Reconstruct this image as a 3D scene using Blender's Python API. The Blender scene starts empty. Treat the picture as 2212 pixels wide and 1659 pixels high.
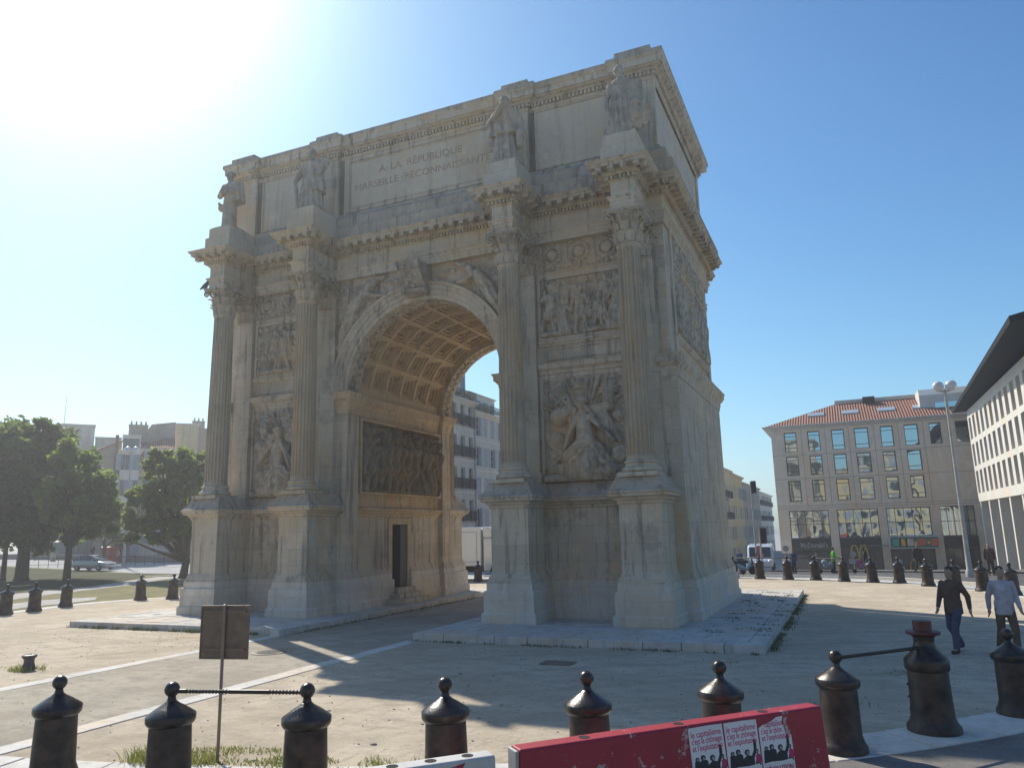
import bpy, bmesh, math, random
import numpy as np
from mathutils import Vector, Matrix
R=math.radians; PI=math.pi
random.seed(7); rng=np.random.default_rng(7)
sc=bpy.context.scene; col=sc.collection
# ---------------------------------------------------------------- camera
CAM=np.array([13.278,-26.496,2.578]); YAW,PITCH,ROLL=R(-23.469),R(11.115),R(-1.397); F=1630.0; IW,IH=2212.,1659.
def _basis():
    f=np.array([math.sin(YAW)*math.cos(PITCH),math.cos(YAW)*math.cos(PITCH),math.sin(PITCH)])
    r=np.array([math.cos(YAW),-math.sin(YAW),0]); u=np.cross(r,f)
    return r*math.cos(ROLL)+u*math.sin(ROLL), -r*math.sin(ROLL)+u*math.cos(ROLL), f
CR,CU,CF=_basis()
cd=bpy.data.cameras.new('camera'); cam=bpy.data.objects.new('camera',cd); col.objects.link(cam)
cd.sensor_width=36; cd.lens=F/IW*36; cd.clip_end=5000; cd.clip_start=.1
M=Matrix.Identity(4)
for i in range(3): M[i][0]=CR[i]; M[i][1]=CU[i]; M[i][2]=-CF[i]; M[i][3]=CAM[i]
cam.matrix_world=M; sc.camera=cam
def ray(u,v): return CF+CR*(u-IW/2)/F+CU*(IH/2-v)/F
def atz(u,v,z=-.2): d=ray(u,v); return CAM+d*(z-CAM[2])/d[2]
def atd(u,v,dist): d=ray(u,v); return CAM+d*dist/math.hypot(d[0],d[1])
def aty(u,v,y): d=ray(u,v); return CAM+d*(y-CAM[1])/d[1]
def atx(u,v,x): d=ray(u,v); return CAM+d*(x-CAM[0])/d[0]
# ---------------------------------------------------------------- light
SUN=Vector((-17.3,11.2,18.1)).normalized()
w=bpy.data.worlds.new('World'); sc.world=w; w.use_nodes=True
nt=w.node_tree; nt.nodes.clear()
o=nt.nodes.new('ShaderNodeOutputWorld'); bg=nt.nodes.new('ShaderNodeBackground'); sky=nt.nodes.new('ShaderNodeTexSky')
sky.sky_type='NISHITA'; sky.sun_disc=False; sky.sun_elevation=math.asin(SUN.z); sky.sun_rotation=math.atan2(SUN.x,SUN.y)
sky.air_density=1.0; sky.dust_density=.7; sky.ozone_density=2.5; sky.altitude=20
bg.inputs[1].default_value=.13
gm=nt.nodes.new('ShaderNodeGamma'); gm.inputs[1].default_value=1.52; sv=nt.nodes.new('ShaderNodeVectorMath'); sv.operation='MULTIPLY'; sv.inputs[1].default_value=(.130,.168,.181)
nt.links.new(sky.outputs[0],sv.inputs[0]); nt.links.new(sv.outputs[0],gm.inputs[0]); sc2=nt.nodes.new('ShaderNodeVectorMath'); sc2.operation='SCALE'; sc2.inputs['Scale'].default_value=6.; nt.links.new(gm.outputs[0],sc2.inputs[0]); dv=nt.nodes.new('ShaderNodeVectorMath'); dv.operation='MULTIPLY_ADD'; dv.inputs[1].default_value=(1/11.5,)*3; dv.inputs[2].default_value=(1,1,1); nt.links.new(sc2.outputs[0],dv.inputs[0])
dq=nt.nodes.new('ShaderNodeVectorMath'); dq.operation='DIVIDE'; nt.links.new(sc2.outputs[0],dq.inputs[0]); nt.links.new(dv.outputs[0],dq.inputs[1])
ds=nt.nodes.new('ShaderNodeVectorMath'); ds.operation='SCALE'; ds.inputs['Scale'].default_value=1.16; nt.links.new(dq.outputs[0],ds.inputs[0]); tc=nt.nodes.new('ShaderNodeTexCoord'); nz=nt.nodes.new('ShaderNodeVectorMath'); nz.operation='NORMALIZE'; nt.links.new(tc.outputs['Generated'],nz.inputs[0])
dt=nt.nodes.new('ShaderNodeVectorMath'); dt.operation='DOT_PRODUCT'; dt.inputs[1].default_value=tuple(SUN); nt.links.new(nz.outputs[0],dt.inputs[0])
mx=nt.nodes.new('ShaderNodeMath'); mx.operation='MAXIMUM'; mx.inputs[1].default_value=0; nt.links.new(dt.outputs['Value'],mx.inputs[0])
pw_=nt.nodes.new('ShaderNodeMath'); pw_.operation='POWER'; pw_.inputs[1].default_value=70; nt.links.new(mx.outputs[0],pw_.inputs[0])   # aureole round the sun
gl=nt.nodes.new('ShaderNodeVectorMath'); gl.operation='SCALE'; gl.inputs[0].default_value=(5.5,5.4,5.2); nt.links.new(pw_.outputs[0],gl.inputs['Scale'])
ad_=nt.nodes.new('ShaderNodeVectorMath'); ad_.operation='ADD'; nt.links.new(ds.outputs[0],ad_.inputs[0]); nt.links.new(gl.outputs[0],ad_.inputs[1]); nt.links.new(ad_.outputs[0],bg.inputs[0]); nt.links.new(bg.outputs[0],o.inputs[0])
sl=bpy.data.lights.new('sun','SUN'); sl.energy=4.1; sl.angle=R(.5); sl.color=(1,.93,.82)
so=bpy.data.objects.new('sun',sl); col.objects.link(so); so.rotation_euler=SUN.to_track_quat('Z','Y').to_euler(); so.location=(-60,40,60)
sc.view_settings.view_transform='Standard'; sc.view_settings.look='None'; sc.view_settings.gamma=1; sc.view_settings.exposure=.48
# ---------------------------------------------------------------- mesh helpers
class MB:
    def __init__(s): s.v=[]; s.f=[]
    def add(s,vs,fs):
        n=len(s.v); s.v+= [tuple(map(float,p)) for p in vs]; s.f+=[tuple(i+n for i in f) for f in fs]; return s
    def box(s,x0,x1,y0,y1,z0,z1):
        return s.add([(x0,y0,z0),(x1,y0,z0),(x1,y1,z0),(x0,y1,z0),(x0,y0,z1),(x1,y0,z1),(x1,y1,z1),(x0,y1,z1)],
          [(0,3,2,1),(4,5,6,7),(0,1,5,4),(1,2,6,5),(2,3,7,6),(3,0,4,7)])
    def obox(s,c,ax,hx,hy,z0,z1):   # box with horizontal axis ax
        ax=Vector((ax[0],ax[1],0)).normalized(); ay=Vector((-ax.y,ax.x,0)); c=Vector((c[0],c[1],0))
        P=[c+ax*hx*i+ay*hy*j for i,j in((-1,-1),(1,-1),(1,1),(-1,1))]
        return s.add([(p.x,p.y,z0) for p in P]+[(p.x,p.y,z1) for p in P],[(0,3,2,1),(4,5,6,7),(0,1,5,4),(1,2,6,5),(2,3,7,6),(3,0,4,7)])
    def frus(s,a,b,z0,z1):          # frustum between two rectangles (x0,x1,y0,y1)
        P=[(a[0],a[2],z0),(a[1],a[2],z0),(a[1],a[3],z0),(a[0],a[3],z0),(b[0],b[2],z1),(b[1],b[2],z1),(b[1],b[3],z1),(b[0],b[3],z1)]
        return s.add(P,[(0,3,2,1),(4,5,6,7),(0,1,5,4),(1,2,6,5),(2,3,7,6),(3,0,4,7)])
    def lathe(s,prof,n=24,c=(0,0,0),ax='z'):
        vs=[];fs=[];m=len(prof)
        for r,z in prof:
            for k in range(n):
                a=2*PI*k/n; p=(r*math.cos(a),r*math.sin(a),z)
                if ax=='x': p=(p[2],p[0],p[1])
                if ax=='y': p=(p[1],p[2],p[0])
                vs.append((p[0]+c[0],p[1]+c[1],p[2]+c[2]))
        for i in range(m-1):
            for k in range(n):
                k2=(k+1)%n; fs.append((i*n+k,i*n+k2,(i+1)*n+k2,(i+1)*n+k))
        fs.append(tuple(range(n-1,-1,-1))); fs.append(tuple((m-1)*n+k for k in range(n)))
        return s.add(vs,fs)
    def tube(s,pts,rad,n=8):
        pts=[Vector(p) for p in pts]; rr=rad if isinstance(rad,(list,tuple)) else [rad]*len(pts)
        vs=[];fs=[]; up=None
        for i,p in enumerate(pts):
            d=(pts[min(i+1,len(pts)-1)]-pts[max(i-1,0)]).normalized()
            if up is None: up=Vector((0,0,1)) if abs(d.z)<.9 else Vector((1,0,0))
            a=d.cross(up).normalized(); b=d.cross(a).normalized(); up=-b if False else up
            for k in range(n):
                t=2*PI*k/n; q=p+(a*math.cos(t)+b*math.sin(t))*rr[i]; vs.append(q)
        for i in range(len(pts)-1):
            for k in range(n):
                k2=(k+1)%n; fs.append((i*n+k,i*n+k2,(i+1)*n+k2,(i+1)*n+k))
        fs.append(tuple(range(n-1,-1,-1))); fs.append(tuple((len(pts)-1)*n+k for k in range(n)))
        return s.add(vs,fs)
    def ball(s,c,r,n=12,sc_=(1,1,1),rot=None):
        vs=[];fs=[];m=max(4,n//2+1)
        for i in range(1,m):
            a=PI*i/m
            for k in range(n):
                b=2*PI*k/n; vs.append((math.sin(a)*math.cos(b),math.sin(a)*math.sin(b),math.cos(a)))
        T=len(vs); vs+=[(0,0,1),(0,0,-1)]
        for i in range(m-2):
            for k in range(n): k2=(k+1)%n; fs.append((i*n+k,(i+1)*n+k,(i+1)*n+k2,i*n+k2))
        for k in range(n):
            k2=(k+1)%n; fs.append((T,k,k2)); fs.append((T+1,(m-2)*n+k2,(m-2)*n+k))
        out=[]
        for p in vs:
            q=Vector((p[0]*r*sc_[0],p[1]*r*sc_[1],p[2]*r*sc_[2]))
            if rot is not None: q=rot@q
            out.append((q.x+c[0],q.y+c[1],q.z+c[2]))
        return s.add(out,fs)
    def cap(s,a,b,ra,rb,n=10):      # tapered limb with round ends
        s.tube([a,b],[ra,rb],n); s.ball(a,ra,n); s.ball(b,rb,n); return s
    def prism(s,poly,axis,a0,a1):   # poly of 2D points extruded along axis
        def P(p,a):
            return {'x':(a,p[0],p[1]),'y':(p[0],a,p[1]),'z':(p[0],p[1],a)}[axis]
        n=len(poly); vs=[P(p,a0) for p in poly]+[P(p,a1) for p in poly]
        fs=[(i,(i+1)%n,n+(i+1)%n,n+i) for i in range(n)]+[tuple(range(n-1,-1,-1)),tuple(range(n,2*n))]
        return s.add(vs,fs)
    def mesh(s,name,mats,smooth=False,fixn=True):
        me=bpy.data.meshes.new(name); me.from_pydata(s.v,[],s.f)
        for m in (mats if isinstance(mats,(list,tuple)) else [mats]): me.materials.append(m)
        if fixn:
            b=bmesh.new(); b.from_mesh(me); bmesh.ops.recalc_face_normals(b,faces=b.faces); b.to_mesh(me); b.free()
        if smooth is not False:
            for p in me.polygons: p.use_smooth=True
            if smooth is not True: me.set_sharp_from_angle(angle=R(smooth))
        me.update(); return me
    def build(s,name,mat,parent=None,smooth=False,loc=None,rz=0,bevel=0,fixn=True):
        ob=bpy.data.objects.new(name,s.mesh(name,mat,smooth,fixn)); col.objects.link(ob)
        if parent is not None: ob.parent=parent
        if loc is not None: ob.location=loc
        if rz: ob.rotation_euler.z=rz
        if bevel:
            m=ob.modifiers.new('bevel','BEVEL'); m.width=bevel; m.segments=2; m.limit_method='ANGLE'; m.angle_limit=R(35)
        return ob
def tag(o,label=None,cat=None,group=None,kind=None):
    if label: o['label']=label
    if cat: o['category']=cat
    if group: o['group']=group
    if kind: o['kind']=kind
    return o
def thing(name,label,cat,loc=(0,0,0),rz=0,group=None):
    o=bpy.data.objects.new(name,None); col.objects.link(o); o.location=loc; o.rotation_euler=(0,0,rz); o.empty_display_size=.2
    return tag(o,label,cat,group)
KIDS={}
def copy_tree(o,parent=None):
    c=o.copy(); col.objects.link(c)
    if parent is not None: c.parent=parent
    for ch in [x for x in bpy.data.objects if x.parent==o and x!=c]: copy_tree(ch,c)
    return c
def fuse(mb,voxel,name,mat,smooth_it=3,parent=None,loc=None,rz=0):
    me=mb.mesh('tmp',mat); ob=bpy.data.objects.new('tmp',me); col.objects.link(ob)
    m=ob.modifiers.new('r','REMESH'); m.mode='VOXEL'; m.voxel_size=voxel; m.use_smooth_shade=True
    if smooth_it: s=ob.modifiers.new('s','SMOOTH'); s.iterations=smooth_it; s.factor=.5
    dg=bpy.context.evaluated_depsgraph_get(); dg.update()
    nm=bpy.data.meshes.new_from_object(ob.evaluated_get(dg)); nm.name=name
    bpy.data.objects.remove(ob); 
    for p in nm.polygons: p.use_smooth=True
    if not nm.materials: nm.materials.append(mat)
    o=bpy.data.objects.new(name,nm); col.objects.link(o)
    if parent is not None: o.parent=parent
    if loc is not None: o.location=loc
    if rz: o.rotation_euler.z=rz
    return o
def text_mesh(name,txt,size,mat,parent,mw,extrude=.004,width=None,align='LEFT',spacing=1,offset=0.,italic=0):
    c=bpy.data.curves.new('t','FONT'); c.body=txt; c.size=size; c.extrude=extrude; c.align_x=align; c.space_character=spacing; c.offset=offset; c.shear=italic; c.resolution_u=3
    ob=bpy.data.objects.new('t',c); col.objects.link(ob)
    dg=bpy.context.evaluated_depsgraph_get(); dg.update()
    nm=bpy.data.meshes.new_from_object(ob.evaluated_get(dg)); nm.name=name; bpy.data.objects.remove(ob)
    nm.materials.clear(); nm.materials.append(mat)
    if width:
        xs=[v.co.x for v in nm.vertices]; s=width/(max(xs)-min(xs)); x0=min(xs)
        for v in nm.vertices: v.co.x=(v.co.x-x0)*s
    o=bpy.data.objects.new(name,nm); col.objects.link(o); o.parent=parent; o.matrix_local=mw
    return o
# ---------------------------------------------------------------- materials
def nodes(name):
    m=bpy.data.materials.new(name); m.use_nodes=True; t=m.node_tree; b=t.nodes['Principled BSDF']
    return m,t,b
def N(t,k,**kw):
    n=t.nodes.new(k)
    for a,v in kw.items():
        if a.startswith('i_'): n.inputs[int(a[2:]) if a[2:].isdigit() else a[2:]].default_value=v
        else: setattr(n,a,v)
    return n
def ramp(t,fac,stops):
    r=t.nodes.new('ShaderNodeValToRGB'); e=r.color_ramp.elements
    while len(e)<len(stops): e.new(.5)
    for k,(p,c) in enumerate(stops): e[k].position=p; e[k].color=(c,c,c,1) if not isinstance(c,tuple) else (*c,1)
    t.links.new(fac,r.inputs[0]); return r.outputs[0]
def mixc(t,fac,a,b,mode='MIX'):
    m=t.nodes.new('ShaderNodeMix'); m.data_type='RGBA'; m.blend_type=mode
    for s,v in ((0,fac),(6,a),(7,b)):
        if hasattr(v,'links'): t.links.new(v,m.inputs[s])
        else: m.inputs[s].default_value=(*v,1) if isinstance(v,tuple) else v
    return m.outputs[2]
def noise(t,scale,detail=4,rough=.6,vec=None,sc3=None):
    n=t.nodes.new('ShaderNodeTexNoise'); n.inputs['Scale'].default_value=scale; n.inputs['Detail'].default_value=detail; n.inputs['Roughness'].default_value=rough
    if vec is None:
        g=t.nodes.new('ShaderNodeNewGeometry'); vec=g.outputs['Position']
    if sc3:
        mp=t.nodes.new('ShaderNodeMapping'); mp.inputs['Scale'].default_value=sc3; t.links.new(vec,mp.inputs[0]); vec=mp.outputs[0]
    t.links.new(vec,n.inputs['Vector']); return n.outputs['Fac']
def bump(t,b,h,strength=.5,dist=.02,prev=None):
    n=t.nodes.new('ShaderNodeBump'); n.inputs['Strength'].default_value=strength; n.inputs['Distance'].default_value=dist
    t.links.new(h,n.inputs['Height'])
    if prev is not None: t.links.new(prev,n.inputs['Normal'])
    t.links.new(n.outputs[0],b.inputs['Normal']); return n.outputs[0]
def mat(name,c,rough=.7,metal=0,var=.12,vs=3.,bs=.0,bsc=40,spec=.5):
    m,t,b=nodes(name); b.inputs['Roughness'].default_value=rough; b.inputs['Metallic'].default_value=metal; b.inputs['Specular IOR Level'].default_value=spec
    f=noise(t,vs); d=tuple(x*(1-var*1.6) for x in c); e=tuple(min(1,x*(1+var)) for x in c)
    t.links.new(ramp(t,f,[(.3,d),(.7,e)]),b.inputs['Base Color'])
    if bs: bump(t,b,noise(t,bsc),bs,.01)
    return m
def stone(name,c1,c2,joints=True,bw=1.1,bh=.42,grime=.5,jd=.35,fine=.35,mott=1.):
    m,t,b=nodes(name); b.inputs['Roughness'].default_value=.9; b.inputs['Specular IOR Level'].default_value=.2
    g=N(t,'ShaderNodeNewGeometry').outputs['Position']
    base=mixc(t,ramp(t,noise(t,.9*mott,6,.65,g),[(.35,0.),(.65,1.)]),c1,c2)
    base=mixc(t,ramp(t,noise(t,9,5,.7,g),[(.3,.0),(.75,.35)]),base,tuple(x*.7 for x in c1))
    # rain streaks
    st=ramp(t,noise(t,1.8,6,.7,g,(2.4,2.4,.16)),[(.52,0.),(.64,1.)])
    mm=N(t,'ShaderNodeMath',operation='MULTIPLY'); t.links.new(st,mm.inputs[0]); mm.inputs[1].default_value=grime
    base=mixc(t,mm.outputs[0],base,(.12,.108,.092))
    gr=ramp(t,noise(t,.7,8,.75,g),[(.55,0.),(.60,1.)])
    m2=N(t,'ShaderNodeMath',operation='MULTIPLY'); t.links.new(gr,m2.inputs[0]); m2.inputs[1].default_value=grime*.6
    base=mixc(t,m2.outputs[0],base,(.17,.155,.13))
    oc=ramp(t,noise(t,.33,6,.7,g,(1,1,.8)),[(.5,0.),(.62,.55)]); base=mixc(t,oc,base,tuple(a*b for a,b in zip(c2,(.98,.80,.58))))
    lt=ramp(t,noise(t,.8,6,.75,g,(1.3,1.3,1)),[(.55,0.),(.7,.5)]); base=mixc(t,lt,base,tuple(min(.8,a*1.22) for a in c2))
    h=noise(t,35,5,.7,g)
    prev=bump(t,b,h,fine,.02)
    prev=bump(t,b,noise(t,5,4,.6,g),.25,.05,prev)
    if joints:
        sx=N(t,'ShaderNodeSeparateXYZ'); t.links.new(g,sx.inputs[0])
        ad=N(t,'ShaderNodeMath',operation='ADD'); t.links.new(sx.outputs[0],ad.inputs[0]); t.links.new(sx.outputs[1],ad.inputs[1])
        cb=N(t,'ShaderNodeCombineXYZ'); t.links.new(ad.outputs[0],cb.inputs[0]); t.links.new(sx.outputs[2],cb.inputs[1])
        br=N(t,'ShaderNodeTexBrick'); t.links.new(cb.outputs[0],br.inputs['Vector']); br.inputs['Scale'].default_value=1
        br.inputs['Brick Width'].default_value=bw; br.inputs['Row Height'].default_value=bh; br.inputs['Mortar Size'].default_value=.006; br.inputs['Mortar Smooth'].default_value=.3
        br.inputs['Color1'].default_value=(.86,.86,.86,1); br.inputs['Color2'].default_value=(1.08,1.06,1.02,1); br.inputs['Mortar'].default_value=(.55,.52,.48,1)
        base=mixc(t,jd*2 if jd<.5 else 1.,base,br.outputs['Color'],'MULTIPLY')
        bump(t,b,br.outputs['Fac'],-.35,.02,prev)
    t.links.new(base,b.inputs['Base Color']); return m
MS=stone('ashlar_limestone',(.53,.45,.34),(.62,.545,.43),True,grime=.55,jd=.3)
MSP=stone('plain_limestone',(.52,.445,.34),(.61,.535,.425),False,grime=.65)
MPED=stone('pedestal_limestone',(.55,.47,.355),(.64,.565,.45),True,1.4,.55,grime=.6,jd=.3)
MBASE=stone('white_base_stone',(.62,.56,.475),(.72,.66,.575),True,1.8,.66,grime=.25,jd=.25)
MREL=stone('relief_stone',(.34,.285,.21),(.62,.54,.43),False,grime=.7,mott=4.5)
MSTAT=stone('statue_stone',(.30,.265,.21),(.50,.45,.37),False,grime=.55,mott=3)
MCAP=stone('capital_stone',(.42,.355,.26),(.53,.455,.345),False,grime=.45,mott=2)
MLEAD=stone('lead_stained_stone',(.40,.345,.275),(.50,.445,.365),False,grime=.6,mott=2)
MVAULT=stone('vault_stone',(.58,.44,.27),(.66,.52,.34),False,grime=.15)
MPASS=stone('bounce_warm_passage_stone',(.58,.44,.28),(.67,.53,.36),True,1.2,.5,grime=.4,jd=.3)  # golden tint paints the bounce from sunlit ground into the stone
MATTW=stone('attic_panel_stone',(.56,.48,.37),(.63,.555,.44),False,grime=.2)
MTEXT=mat('faded_red_lettering',(.42,.31,.20),.9,var=.15)
MDARK=mat('dark_interior',(.012,.011,.010),.9)
MIRON=mat('painted_cast_iron',(.038,.031,.028),.27,.2,var=.55,vs=5,bs=.35,bsc=60)
MIRONR=mat('rusty_brown_iron',(.055,.036,.026),.5,.15,var=.6,vs=4.5,bs=.35,bsc=60)
MREDP=mat('dull_red_paint',(.085,.014,.014),.5,var=.3,vs=8,bs=.2)
# ---------------------------------------------------------------- architecture helpers
def offs(path,off,closed):
    n=len(path); out=[]
    for i in range(n):
        p=path[i]
        def nrm(a,b):
            dx,dy=b[0]-a[0],b[1]-a[1]; l=math.hypot(dx,dy); return (dy/l,-dx/l)
        ns=[]
        if closed or i>0: ns.append(nrm(path[i-1],p))
        if closed or i<n-1: ns.append(nrm(p,path[(i+1)%n]))
        if len(ns)==1: out.append((p[0]+ns[0][0]*off,p[1]+ns[0][1]*off)); continue
        sx,sy=ns[0][0]+ns[1][0],ns[0][1]+ns[1][1]; d=1+ns[0][0]*ns[1][0]+ns[0][1]*ns[1][1]
        out.append((p[0]+sx*off/d,p[1]+sy*off/d))
    return out
def sweep(mb,path,prof,closed=True):
    n=len(path); rings=[offs(path,o_,closed) for o_,z in prof]; vs=[];fs=[]
    for (o_,z),r in zip(prof,rings): vs+=[(x,y,z) for x,y in r]
    for i in range(len(prof)-1):
        for k in range(n if closed else n-1):
            k2=(k+1)%n; fs.append((i*n+k,i*n+k2,(i+1)*n+k2,(i+1)*n+k))
    if not closed:
        fs.append(tuple(i*n for i in range(len(prof)))); fs.append(tuple(i*n+n-1 for i in range(len(prof)-1,-1,-1)))
    mb.add(vs,fs); return mb
def cap_poly(mb,path,z): mb.add([(x,y,z) for x,y in path],[tuple(range(len(path)))])
def along(path,off,step,closed,fn,margin=.1):
    P=offs(path,off,closed); n=len(P)
    for k in range(n if closed else n-1):
        a=Vector(P[k]); b=Vector(P[(k+1)%n]); L=(b-a).length
        if L<margin*2: continue
        d=(b-a)/L; m=max(1,int(round((L-margin*2)/step)))
        for j in range(m+1):
            c=a+d*(margin+(L-2*margin)*j/m); fn(c,d)
mir=lambda path:[(-x,y) for x,y in reversed(path)]
def ressaut_front(D,Y,w,xs):
    o=[]
    for c in xs: o+=[(c-w,-D),(c-w,-Y),(c+w,-Y),(c+w,-D)]
    return o
def full_plan(B,D,Y,w,xs):
    f=[(-B,-D)]+ressaut_front(D,Y,w,xs)+[(B,-D)]
    return f+[(-x,-y) for x,y in f]
A_,B_=4.02,8.0
AXY=5.2
ARCH=thing('triumphal_arch','large pale limestone triumphal arch with fluted columns standing on the gravel circle','triumphal arch')
XS=(-B_,-A_,A_,B_)
# --- walls
def arch_slab(mb,Rr,y0,y1,xo,zt,zc=7.75,n=40):
    mb.box(Rr,xo,y0,y1,0,zt); mb.box(-xo,-Rr,y0,y1,0,zt)
    vs=[];fs=[]
    for k in range(n+1):
        a=PI-PI*k/n; x,z=Rr*math.cos(a),zc+Rr*math.sin(a)
        vs+=[(x,y0,z),(x,y0,zt),(x,y1,z),(x,y1,zt)]
    for k in range(n):
        i=4*k; j=i+4; fs+=[(i,j,j+1,i+1),(i+2,i+3,j+3,j+2),(i,i+2,j+2,j),(i+1,j+1,j+3,i+3)]
    mb.add(vs,fs)
m=MB(); arch_slab(m,3.1,-3.9,-3.2,8.8,12.2); m.build('front_wall',MS,ARCH,smooth=30)
m=MB(); arch_slab(m,3.1,3.2,3.9,8.8,12.2); m.build('rear_wall',MS,ARCH,smooth=30)
m=MB(); m.box(3.33,8.79,-3.25,3.25,.01,7.75); m.box(-8.79,-3.33,-3.25,3.25,.01,7.75); m.box(3.8,8.79,-3.2,3.2,7.75,12.2); m.box(-8.79,-3.8,-3.2,3.2,7.75,12.2); m.box(-8.79,8.79,-3.2,3.2,11.6,12.2)
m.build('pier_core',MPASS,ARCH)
# lower corner piers (sides) and string course
for s in (1,-1):
    m=MB(); x0,x1=sorted((s*8.42,s*8.98)); m.box(x0,x1,-4.04,4.04,1.2,7.3); m.build('side_wall',MS,ARCH)
    m=MB(); path=[(8.42,-4.04),(8.98,-4.04),(8.98,4.04),(8.42,4.04)]
    if s<0: path=mir(path)
    sweep(m,path,[(0,7.1),(.03,7.1),(.03,7.22),(.06,7.28),(.06,7.4),(.12,7.46),(.2,7.58),(.2,7.7),(.24,7.78),(-.17,7.86)],False); m.build('string_cornice',MSP,ARCH)
# --- pier plan for socles
def pier(w,Y,Dd=3.97,xi=3.085,xo=9.0,xr=3.31):
    f=[(xi,-Dd)]+ressaut_front(Dd,Y,w,(A_,B_))+[(xo,-Dd)]
    bk=[(x,-y) for x,y in reversed(f)]
    return f+bk+[(xi,3.17),(xr,3.17),(xr,.80),(xr+.5,.80),(xr+.5,-.86),(xr,-.86),(xr,-3.17),(xi,-3.17)]
w_,Y_=.60,5.62
for mm_ in (False,True):
    P=pier(w_,Y_)
    if mm_: P=mir(P)
    m=MB(); sweep(m,P,[(.26,-.01),(.26,.25),(.235,.29),(.2,.31),(.2,.86)]); sweep(m,P,[(.2,.86),(.19,.9),(.13,.92),(.13,1.12),(-.03,1.13)]); m.build('socle',MBASE,ARCH,bevel=.012)
    m=MB(); sweep(m,P,[(.13,1.12),(.125,1.16),(.09,1.2),(.09,1.24),(.04,1.34),(0,1.42),(0,3.36),(-.05,3.36)]); m.build('pedestal_course',MPED,ARCH)
    F_=ressaut_front(3.97,Y_,w_,(A_,B_))
    for back in (False,True):
        Q=F_ if not back else [(x,-y) for x,y in reversed(F_)]
        if mm_: Q=mir(Q)
        m=MB(); sweep(m,Q,[(0,3.26),(.04,3.3),(.04,3.36),(.1,3.4),(.14,3.46),(.25,3.5),(.25,3.56),(.30,3.6),(.30,3.63),(.29,3.64)],False); m.build('pedestal_cornice',MPED,ARCH)
        m=MB(); sweep(m,Q,[(.29,3.64),(.22,3.71),(.15,3.81),(.1,3.92),(.03,4.06),(-.3,4.07),(-.6,4.075)],False)
        for c in (A_,B_):
            cx=-c if mm_ else c; y0,y1=(-Y_-.03,-3.9) if not back else (3.9,Y_+.03)
            m.box(cx-w_+.02,cx+w_-.02,y0,y1,3.9,4.055)
        m.build('pedestal_capping',MLEAD,ARCH)
    # passage ledge and impost cornice
    L_=[(3.33,3.19),(3.33,-3.19)]
    if mm_: L_=mir(L_)
    m=MB(); sweep(m,L_,[(0,3.26),(.05,3.3),(.05,3.38),(.12,3.42),(.16,3.5),(.22,3.54),(.22,3.6),(0,3.64)],False); m.build('passage_ledge',MPASS,ARCH)
    I_=[(3.62,3.9),(3.1,3.9),(3.1,3.17),(3.31,3.17),(3.31,-3.17),(3.1,-3.17),(3.1,-3.9),(3.62,-3.9)]
    if mm_: I_=mir(I_)
    m=MB(); sweep(m,I_,[(0,7.0),(.03,7.0),(.03,7.12),(.05,7.14),(.05,7.28),(.09,7.32),(.09,7.4),(.17,7.5),(.22,7.54),(.22,7.66),(.27,7.74),(.27,7.77),(0,7.8)],False); m.build('impost_cornice',MPASS,ARCH)
# --- vault with coffers
def coffers():
    m=MB(); Y0,Y1=-3.2,3.2; nc,nr=6,9
    cw=(Y1-Y0)/nc; tot=R(168); st=(PI-tot)/2; ca=tot/nr
    steps=[(.0,.0),(.07,.0),(.07,.09),(.155,.09),(.155,.19),(.24,.19),(.24,.30),(.5,.30)]
    R0=3.33
    def seg(y0,y1,a0,a1,r0,r1,ns):pass
    def ringpt(a,y,d): r=R0+d; return (r*math.cos(a),y,7.75+r*math.sin(a))
    for i in range(nc):
        for j in range(nr):
            y0=Y0+i*cw; a0=st+j*ca
            K=4
            rects=[]
            for t,d in steps[:-1]: rects.append((y0+cw*t,y0+cw*(1-t),a0+ca*t,a0+ca*(1-t),d))
            loops=[]
            for (ya,yb,aa,ab,d) in rects:
                lp=[(aa+(ab-aa)*k/K,ya) for k in range(K)]+[(ab,yb+(ya-yb)*(1-0)) if False else (ab,ya)]
                lp=[(aa+(ab-aa)*k/K,ya) for k in range(K+1)]+[(ab-(ab-aa)*k/K,yb) for k in range(K+1)]
                loops.append([ringpt(a,y,d) for a,y in lp])
            n=len(loops[0]); vs=[p for l in loops for p in l]; fs=[]
            for q in range(len(loops)-1):
                for k in range(n): k2=(k+1)%n; fs.append((q*n+k,q*n+k2,(q+1)*n+k2,(q+1)*n+k))
            q=(len(loops)-1)*n
            for k in range(K): fs.append((q+k,q+k+1,q+n-2-k,q+n-1-k))
            m.add(vs,fs)
            # rosette
            ac=a0+ca/2; yc=y0+cw/2; C=Vector(ringpt(ac,yc,.28)); nn=Vector((-math.cos(ac),0,-math.sin(ac))); ta=Vector((-math.sin(ac),0,math.cos(ac))); ty=Vector((0,1,0))
            rot=Matrix((ta,ty,nn)).transposed()
            m.ball(C+nn*.05,.07,8,rot=rot)
            for k in range(8):
                t=2*PI*k/8; dv=ta*math.cos(t)+ty*math.sin(t); pv=-ta*math.sin(t)+ty*math.cos(t)
                m.ball(C+dv*.15+nn*.02,.1,8,(1,.42,.55),rot=Matrix((dv,pv,nn)).transposed())
    # plain bands near springing
    for a0,a1 in((0,st),(PI-st,PI)):
        vs=[];fs=[]
        for k in range(5):
            a=a0+(a1-a0)*k/4; vs+=[ringpt(a,Y0,0),ringpt(a,Y1,0)]
        for k in range(4): fs.append((2*k,2*k+1,2*k+3,2*k+2))
        m.add(vs,fs)
    return m
coffers().build('coffered_vault',MVAULT,ARCH,smooth=30,fixn=False)
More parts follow.
